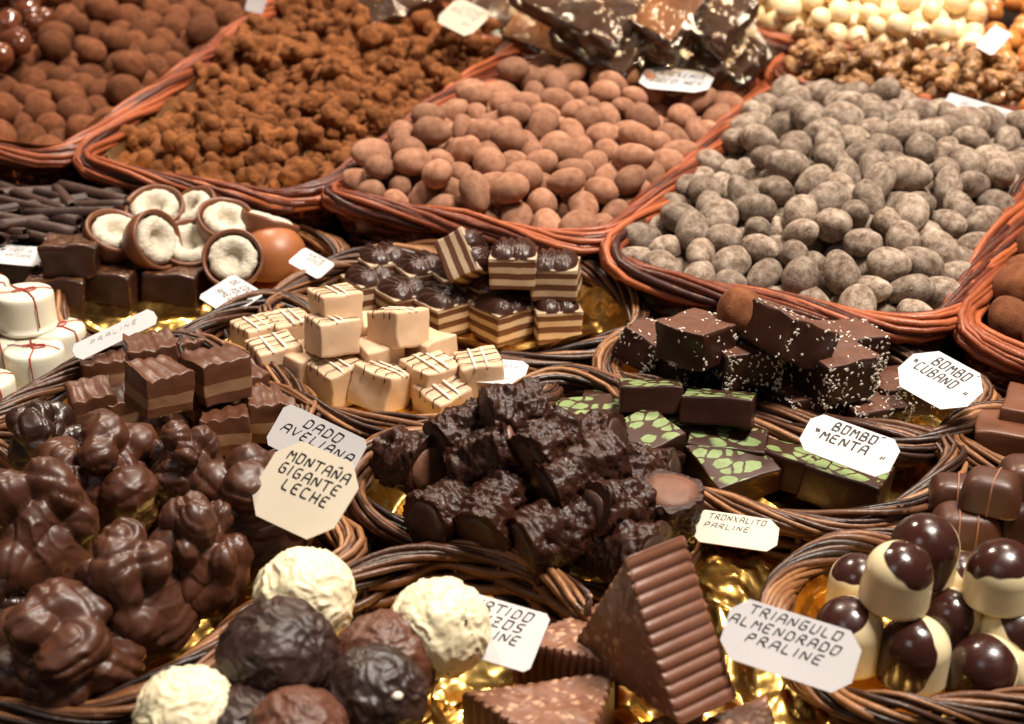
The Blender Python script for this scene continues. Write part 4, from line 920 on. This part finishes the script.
# ================================================================ triangles
def tri_mesh(side, depth, s):
    """triangular slab: speckled triangular faces, three ribbed edge walls; lies with a triangle down"""
    hh = side*math.sqrt(3)/2; C = [Vector((-side/2, -hh/3)), Vector((side/2, -hh/3)), Vector((0, hh*2/3))]; out = []; nr = 13; per = 9
    for k in range(3):
        a, b_ = C[k], C[(k+1) % 3]; e = (b_-a).normalized(); nn = Vector((e.y, -e.x))
        for i in range(nr*per):
            u = i/(nr*per); q = a+(b_-a)*u; ph = (u*nr) % 1; rib = .0011*(abs(math.sin(math.pi*ph))**.7)
            edge = min(u, 1-u)*side; out.append(q+nn*(rib-.001)*min(1, edge/.002))
    plain = []
    for k in range(3):
        a, b_ = C[k], C[(k+1) % 3]
        for i in range(nr*per): plain.append((a+(b_-a)*(i/(nr*per)))*.93)
    n = len(out); v = []; prof = [(0, .955), (.0008, .985), (.002, 1), (depth*.33, 1), (depth*.66, 1), (depth-.002, 1), (depth-.0008, .985), (depth, .955)]
    for z, k in prof: v += [(p.x*k, p.y*k, z+.0005*nz((p.x, p.y, z), 90, s)) for p in out]
    f = []; fm = []
    for j in range(len(prof)-1):
        for i in range(n): f.append((j*n+i, j*n+(i+1) % n, (j+1)*n+(i+1) % n, (j+1)*n+i)); fm.append(0 if 0 < j < len(prof)-2 else 1)
    # faces as rings so the speckled faces undulate
    for z, top in ((0, 0), (depth, 1)):
        st = len(v)-n if False else (0 if not top else (len(prof)-1)*n); prev = st
        for k in (.97, .85, .7, .55, .4, .25, .1):
            cur = len(v); v += [(p.x*k, p.y*k, z+.0006*nz((p.x*k, p.y*k, z), 160, s)+.0003*nz((p.x*k, p.y*k, z), 420, s)) for p in plain]
            for i in range(n):
                q = (prev+i, prev+(i+1) % n, cur+(i+1) % n, cur+i); f.append(q if top else q[::-1]); fm.append(1)
            prev = cur
        f.append(tuple(prev+i for i in range(n)) if top else tuple(prev+i for i in range(n-1, -1, -1))); fm.append(1)
    return mesh('triangle', v, f, True, ('rib', 'speckle'), fm)
def tri(side, depth, mw, lab, s): tag(link('chocolate_triangle', tri_mesh(side, depth, s), None, None, mw), lab, 'chocolate', 'ribbed chocolate triangles')
# the standing one: bottom edge from L to Rr, lying back to depth
hb = W(640, 690, .030).z; Lp, Rp, Qp = WZ(566, 652, hb), WZ(681, 728, hb), WZ(745, 702, hb)
x = (Rp-Lp); side = x.length; x.normalize(); dp = Qp-Rp; dp -= x*dp.dot(x); depth = dp.length; dv = dp.normalized(); z = -dv; y = z.cross(x)
lean = Matrix.Rotation(R(0), 3, x); y = lean @ y; z = lean @ z
m = Matrix((x, y, z)).transposed().to_4x4(); m.translation = (Lp+Rp)/2+y*side*math.sqrt(3)/6-z*depth
tri(side*.985, depth, m, 'ribbed chocolate triangle standing upright on the others', 1)
def flat_tri(px, py, h, side, depth, yaw, tx, ty, lab, s): tri(side, depth, frame(px, py, h, depth/2, yaw, tx, ty), lab, s)
def tri3(vs, h, depth, lab, s):
    z0 = W(*vs[0], h).z; V3 = [WZ(px, py, z0) for px, py in vs]; c = (V3[0]+V3[1]+V3[2])/3
    side = sum((V3[i]-V3[(i+1) % 3]).length for i in range(3))/3; a = 0
    for k, v_ in enumerate(V3): q = math.atan2(v_.y-c.y, v_.x-c.x)-math.pi/2; a += math.remainder(q, 2*math.pi/3)/3
    tri(side*.97, depth, Matrix.Translation((c.x, c.y, z0-depth)) @ Matrix.Rotation(R(3), 4, 'X') @ Matrix.Rotation(a, 4, 'Z'), lab, s)
tri3([(519, 640), (600, 598), (612, 665)], .034, .018, 'speckled triangle lying behind the upright one, its ribbed wall in shade', 2)
tri3([(461, 690), (620, 668), (578, 765)], .032, .019, 'big speckled triangle lying flat in front of the upright one', 3)
tri3([(588, 735), (700, 700), (694, 795)], .029, .018, 'speckled triangle under the standing ribbed one at the frame', 4)
tri3([(650, 742), (768, 688), (790, 790)], .026, .018, 'speckled triangle lying at the frame beneath the ribbed wall, near the gold foil', 5)
# ================================================================ two tone domed bonbons
def dome(px, py, h, r, hh, cd, thr, tx, ty, lab, s):
    """cd: direction of the middle of the dark pour"""
    hh *= .85; n = 96; pr = [(r*.9, 0), (r*.985, .0005), (r, .0014)]; st = hh-r*.92
    pr += [(r*(1-.05*z), .0014+z*(st-.0014)) for z in np.linspace(0.04, 1, 22)]+[(r*.95*math.cos(a), st+r*.92*math.sin(a)) for a in np.linspace(.05, 1.555, 40)]
    V, F = lathe(pr, n); c = Vector(cd).normalized(); at_ = []
    for p in V:
        q = Vector((p[0]/r, p[1]/r, (p[2]-hh*.52)/(hh*.55))); qn = q.normalized()
        at_.append(.5+.9*(qn.dot(c)-thr-.29+.32*nz(p, 75, s*3.1)+.09*nz(p, 190, s)))
    t = tag(link('domed_bonbon', mesh('bonbon', V, F, True, ('bonbon',), None, {'coat': at_}), None, None, frame(px, py, h, hh/2, 0, tx, ty)), lab, 'bonbon', 'two tone domed bonbons')
for i, a in enumerate([
    (899, 574, .052, .0118, .0262, (.25, -.45, .8), .30, 6, 4, 'domed bonbon raised on the pile with a dark splash over its crown'),
    (925, 546, .052, .0122, .0262, (-.35, -.55, .45), -.28, 4, 6, 'almost wholly dark domed bonbon at the back of the pile'),
    (1003, 571, .052, .0128, .0252, (-.35, -.15, .9), .22, 4, -3, 'wide domed bonbon, white below a dark crown, by the frame edge'),
    (849, 631, .030, .0123, .0280, (-.75, -.2, .65), .28, 2, 4, 'domed bonbon half dark, half white, touching the TRIANGULO card'),
    (915, 648, .030, .0123, .0265, (-.85, -.35, .25), -.10, 4, 0, 'domed bonbon in the front row, dark with a white flank, second from the card'),
    (951, 618, .032, .0108, .0250, (-.7, -.5, .3), .05, 2, 6, 'domed bonbon between the two front ones, dark with a white flank'),
    (987, 667, .028, .0126, .0258, (-.75, -.55, .25), -.22, 4, 0, 'front most domed bonbon, mainly dark, beside the wicker rim'),
    (1015, 630, .034, .0122, .0250, (.45, -.45, .7), .18, 2, -4, 'domed bonbon cut by the frame under the wide white one'),
    (858, 582, .030, .0108, .0240, (-.2, -.3, .9), .35, 2, 0, 'small domed bonbon peeping from behind the raised splashed one'),
    (960, 580, .034, .0105, .0240, (.1, -.3, .9), .55, 2, 0, 'pale domed bonbon in the gap behind, dark only at its tip'),
    (1040, 676, .028, .0122, .0255, (-.2, .5, .6), .60, 2, 0, 'nearly all white domed bonbon just entering the frame')]): dome(*a, i+1)
# smooth dark pillows with piped lines
for i, (px, py, zc, yaw, w, d, h, col, lab) in enumerate([
    (992, 489, .050, -24, .0215, .0185, .0130, 'cluster', 'smooth brown pillow chocolate on top, one fine pale line over it'),
    (954, 493, .034, -10, .0195, .0175, .0130, 'cluster', 'smooth brown pillow chocolate lowest behind the dark dome'),
    (966, 526, .036, -8, .0255, .0200, .0150, 'cluster', 'smooth dark pillow chocolate crossed by two pale lines'),
    (1018, 514, .034, 10, .0270, .0230, .0150, 'dark', 'dark pillow chocolate under the topmost, cut by the frame'),
    (1030, 476, .046, -10, .0230, .0200, .0130, 'cluster', 'brown pillow chocolate at the frame below the milk chocolate blocks')]):
    t = thing('pillow_chocolate', lab, 'chocolate', frame(px, py, zc, h/2, yaw, 5), 'smooth pillow chocolates with fine lines')
    n, mm = 40, 18; pr = []
    V, F = lathe([(math.cos(a)**.42, math.sin(a)) for a in np.linspace(0, 1.5, 20)], 64); out = []
    for (a, b_, c) in V:
        rr = math.hypot(a, b_); th = math.atan2(b_, a); q = (abs(math.cos(th))**4.5+abs(math.sin(th))**4.5)**(-1/4.5)
        out.append((rr*math.cos(th)*q*w/2, rr*math.sin(th)*q*d/2, c*h))
    link('chocolate_body', mesh('pillow', out, F, True, (col,)), t)
    b = MB()
    for k in ((-.25, .25) if i == 2 else (.1,)):
        pts = []
        for y in np.linspace(-1, 1, 21):
            c = math.sqrt(max(0, 1-abs(y)**4.5)); pts.append((k*w/2+.001*y, y*d/2*1.0+(.0002 if y > 0 else -.0002), (1-abs(y)**5)**.5*h*(1-abs(k)**5)**.5*.992+.0002))
        b.tube(pts, .0004, 5)
    b.build('piped_line', 'caramel_line', t)
# smooth milk blocks at the frame edge
for i, (px, py, zc, yaw, lab) in enumerate([(1018, 440, .026, -20, 'plain milk chocolate block in front at the frame edge'), (1046, 420, .030, -25, 'plain milk chocolate block behind the front one at the frame edge')]):
    tag(link('milk_block', rbox(.034, .030, .0170, .0012, 5, .0005, None, i, ('milk',)), None, None, frame(px, py, zc, .0085, yaw, 3)), lab, 'chocolate', 'plain milk chocolate blocks')

# ================================================================ price cards
card((722, 590), (876, 634), (847, 698), (715, 654), .044, [('TRIANGULO', .14, .86, .07, .145), ('ALMENDRADO', .02, .88, .29, .145), ('PRALINE', .18, .78, .51, .145)], 'white price card lettered TRIANGULO ALMENDRADO PRALINE over the gold foil', .24, slant=.2, hts=.056)
card((692, 508), (806, 525), (776, 553), (690, 540), .034, [('TRONXALITO', .17, .86, .08, .16), ('PARLINE', .13, .68, .36, .15)], 'cream price card lettered TRONXALITO PARLINE leaning back under the mint basket', .24, 'card_cream', hts=.038)
card((815, 411), (909, 437), (885, 480), (795, 447), .044, [('BOMBO´', .26, .82, .08, .21), ('“MENTA ”', .08, .94, .38, .21)], 'white price card lettered BOMBO MENTA standing in the mint basket', .22, slant=.1)
card((925, 344), (989, 370), (955, 417), (886, 378), .042, [('BOMBO´', .26, .84, .10, .19), ('“CUBANO ”', .05, .92, .36, .19)], 'white price card lettered BOMBO CUBANO at the end of the coconut squares', .3, slant=.1)
card((306, 411), (386, 447), (346, 484), (264, 443), .040, [('DADO', .30, .76, .12, .2), ('AVELIANA', .10, .96, .40, .2)], 'white price card lettered DADO AVELIANA behind the cream one', .14, hts=.052)
card((286, 434), (370, 470), (323, 547), (240, 508), .058, [('MONTAÑA', .15, .90, .14, .12), ('GIGANTE', .14, .88, .31, .12), ('LECHE', .27, .84, .48, .12)], 'cream price card lettered MONTAÑA GIGANTE LECHE beside the lumpy clusters', .24, 'card_cream', slant=.0)
card((452, 586), (566, 617), (528, 673), (420, 640), .036, [('SURTIDO', .20, .88, .07, .15), ('ERIZOS', .27, .84, .28, .15), ('PRALINE', .22, .84, .49, .15)], 'white price card lettered SURTIDO ERIZOS PRALINE half hidden by a white truffle', .08, slant=.2, hts=.044)
card((450, 354), (538, 365), (522, 386), (440, 378), .030, [('FRESA', .62, .88, .2, .14)], 'small plain price card behind the fudge cube that stands apart', .16, ink='ink_faint')
card((70, 346), (152, 308), (160, 322), (78, 362), .040, [('PRALINE', .2, .8, .25, .2)], 'price card seen almost edge on, leaning above the milk chocolate cubes', .3, hts=.046, ink='ink_faint')
card((246, 282), (282, 301), (229, 317), (197, 296), .030, [('DE COCO', .16, .86, .10, .13), ('POLI', .36, .70, .30, .12), ('AMELI.', .14, .80, .50, .13)], 'white price card lettered in three lines, lying turned on gold foil by the fudge rim', .1, hts=.034)
card((312, 251), (348, 260), (318, 279), (287, 262), .034, [('NATA', .25, .75, .10, .14), ('COCO', .35, .75, .3, .13)], 'white price card lying turned round beside the caramel dome', .12, hts=.038)
card((4, 244), (48, 250), (36, 266), (-12, 262), .034, [('TRUFA', .2, .7, .2, .15), ('NATURAL', .2, .8, .45, .15)], 'price card cut by the frame behind a glazed square', .1, ink='ink_faint')
card((92, 207), (136, 205), (110, 226), (64, 224), .034, [('RAMAS', .35, .85, .15, .14)], 'price card lying between the curls and the coconut halves', .06, ink='ink_faint', hts=.042)
card((950, 92), (1046, 118), (1040, 136), (942, 106), .052, [('ALMENDRA', .15, .8, .3, .25), ('TRUFADA', .15, .7, .62, .25)], 'price card tucked behind the grey almonds under the walnut heap', .1, ink='ink_faint')
card((1004, 29), (1019, 38), (992, 56), (974, 46), .072, [], 'small blank card between the hazelnuts and the ivory sweets', .1, hts=.084)
card((735, 30), (754, 32), (773, 56), (756, 68), .056, [('NUEZ', .15, .8, .2, .1), ('CARAMEL', .15, .9, .4, .1)], 'small tilted card by the wrapped slabs and the walnuts', .05, ink='ink_faint')
card((648, 66), (712, 70), (706, 94), (636, 86), .056, [('CRACKENIA', .14, .88, .15, .22), ('MARCO NES', .08, .90, .50, .22)], 'price card lettered CRACKENIA behind the pale brown almonds', .22, ink='ink_mid')
card((458, -4), (488, 13), (468, 38), (434, 20), .064, [('LECHE', .3, .85, .14, .12), ('BOUTTE', .1, .85, .34, .12), ('SA', .6, .8, .62, .1)], 'cream price card standing in the back of the cinnamon cluster basket', .2, 'card_cream', ink='ink_faint')
card((248, -6), (268, -8), (262, 14), (244, 10), .052, [], 'blank white card edge behind the dark almond heap', .1)

# ================================================================ light: stall lamps overhead and neutral light from the aisle
world = bpy.data.worlds.new('World'); sc.world = world; world.use_nodes = True
world.node_tree.nodes['Background'].inputs[0].default_value = (.60, .46, .34, 1); world.node_tree.nodes['Background'].inputs[1].default_value = .10
def lamp(name, loc, target, power, size, colour, sy=None):
    l = bpy.data.lights.new(name, 'AREA'); l.energy = power; l.color = colour; l.size = size
    if sy: l.shape = 'RECTANGLE'; l.size_y = sy
    o = bpy.data.objects.new(name, l); COL.objects.link(o); o.location = loc
    o.rotation_euler = (Vector(target)-Vector(loc)).to_track_quat('-Z', 'Y').to_euler(); return o
lamp('stall_lamp', (.45, 1.15, 1.35), (.1, .85, .05), 6.5, .16, (1, .84, .68))
lamp('stall_lamp', (-.35, 1.2, 1.35), (-.15, .9, .05), 13, .16, (1, .83, .66))
lamp('stall_lamp', (.42, .30, 1.25), (.05, .6, 0), 24, .30, (1, .91, .80))
lamp('aisle_light', (-.9, -.7, 1.5), (0, .6, 0), 2.5, .6, (.90, .94, 1))
sc.view_settings.view_transform = 'Standard'; sc.view_settings.look = 'None'; sc.view_settings.exposure = .28; sc.view_settings.gamma = 1
sc.cycles.max_bounces = 6; sc.cycles.use_denoising = True
bpy.context.view_layer.update()
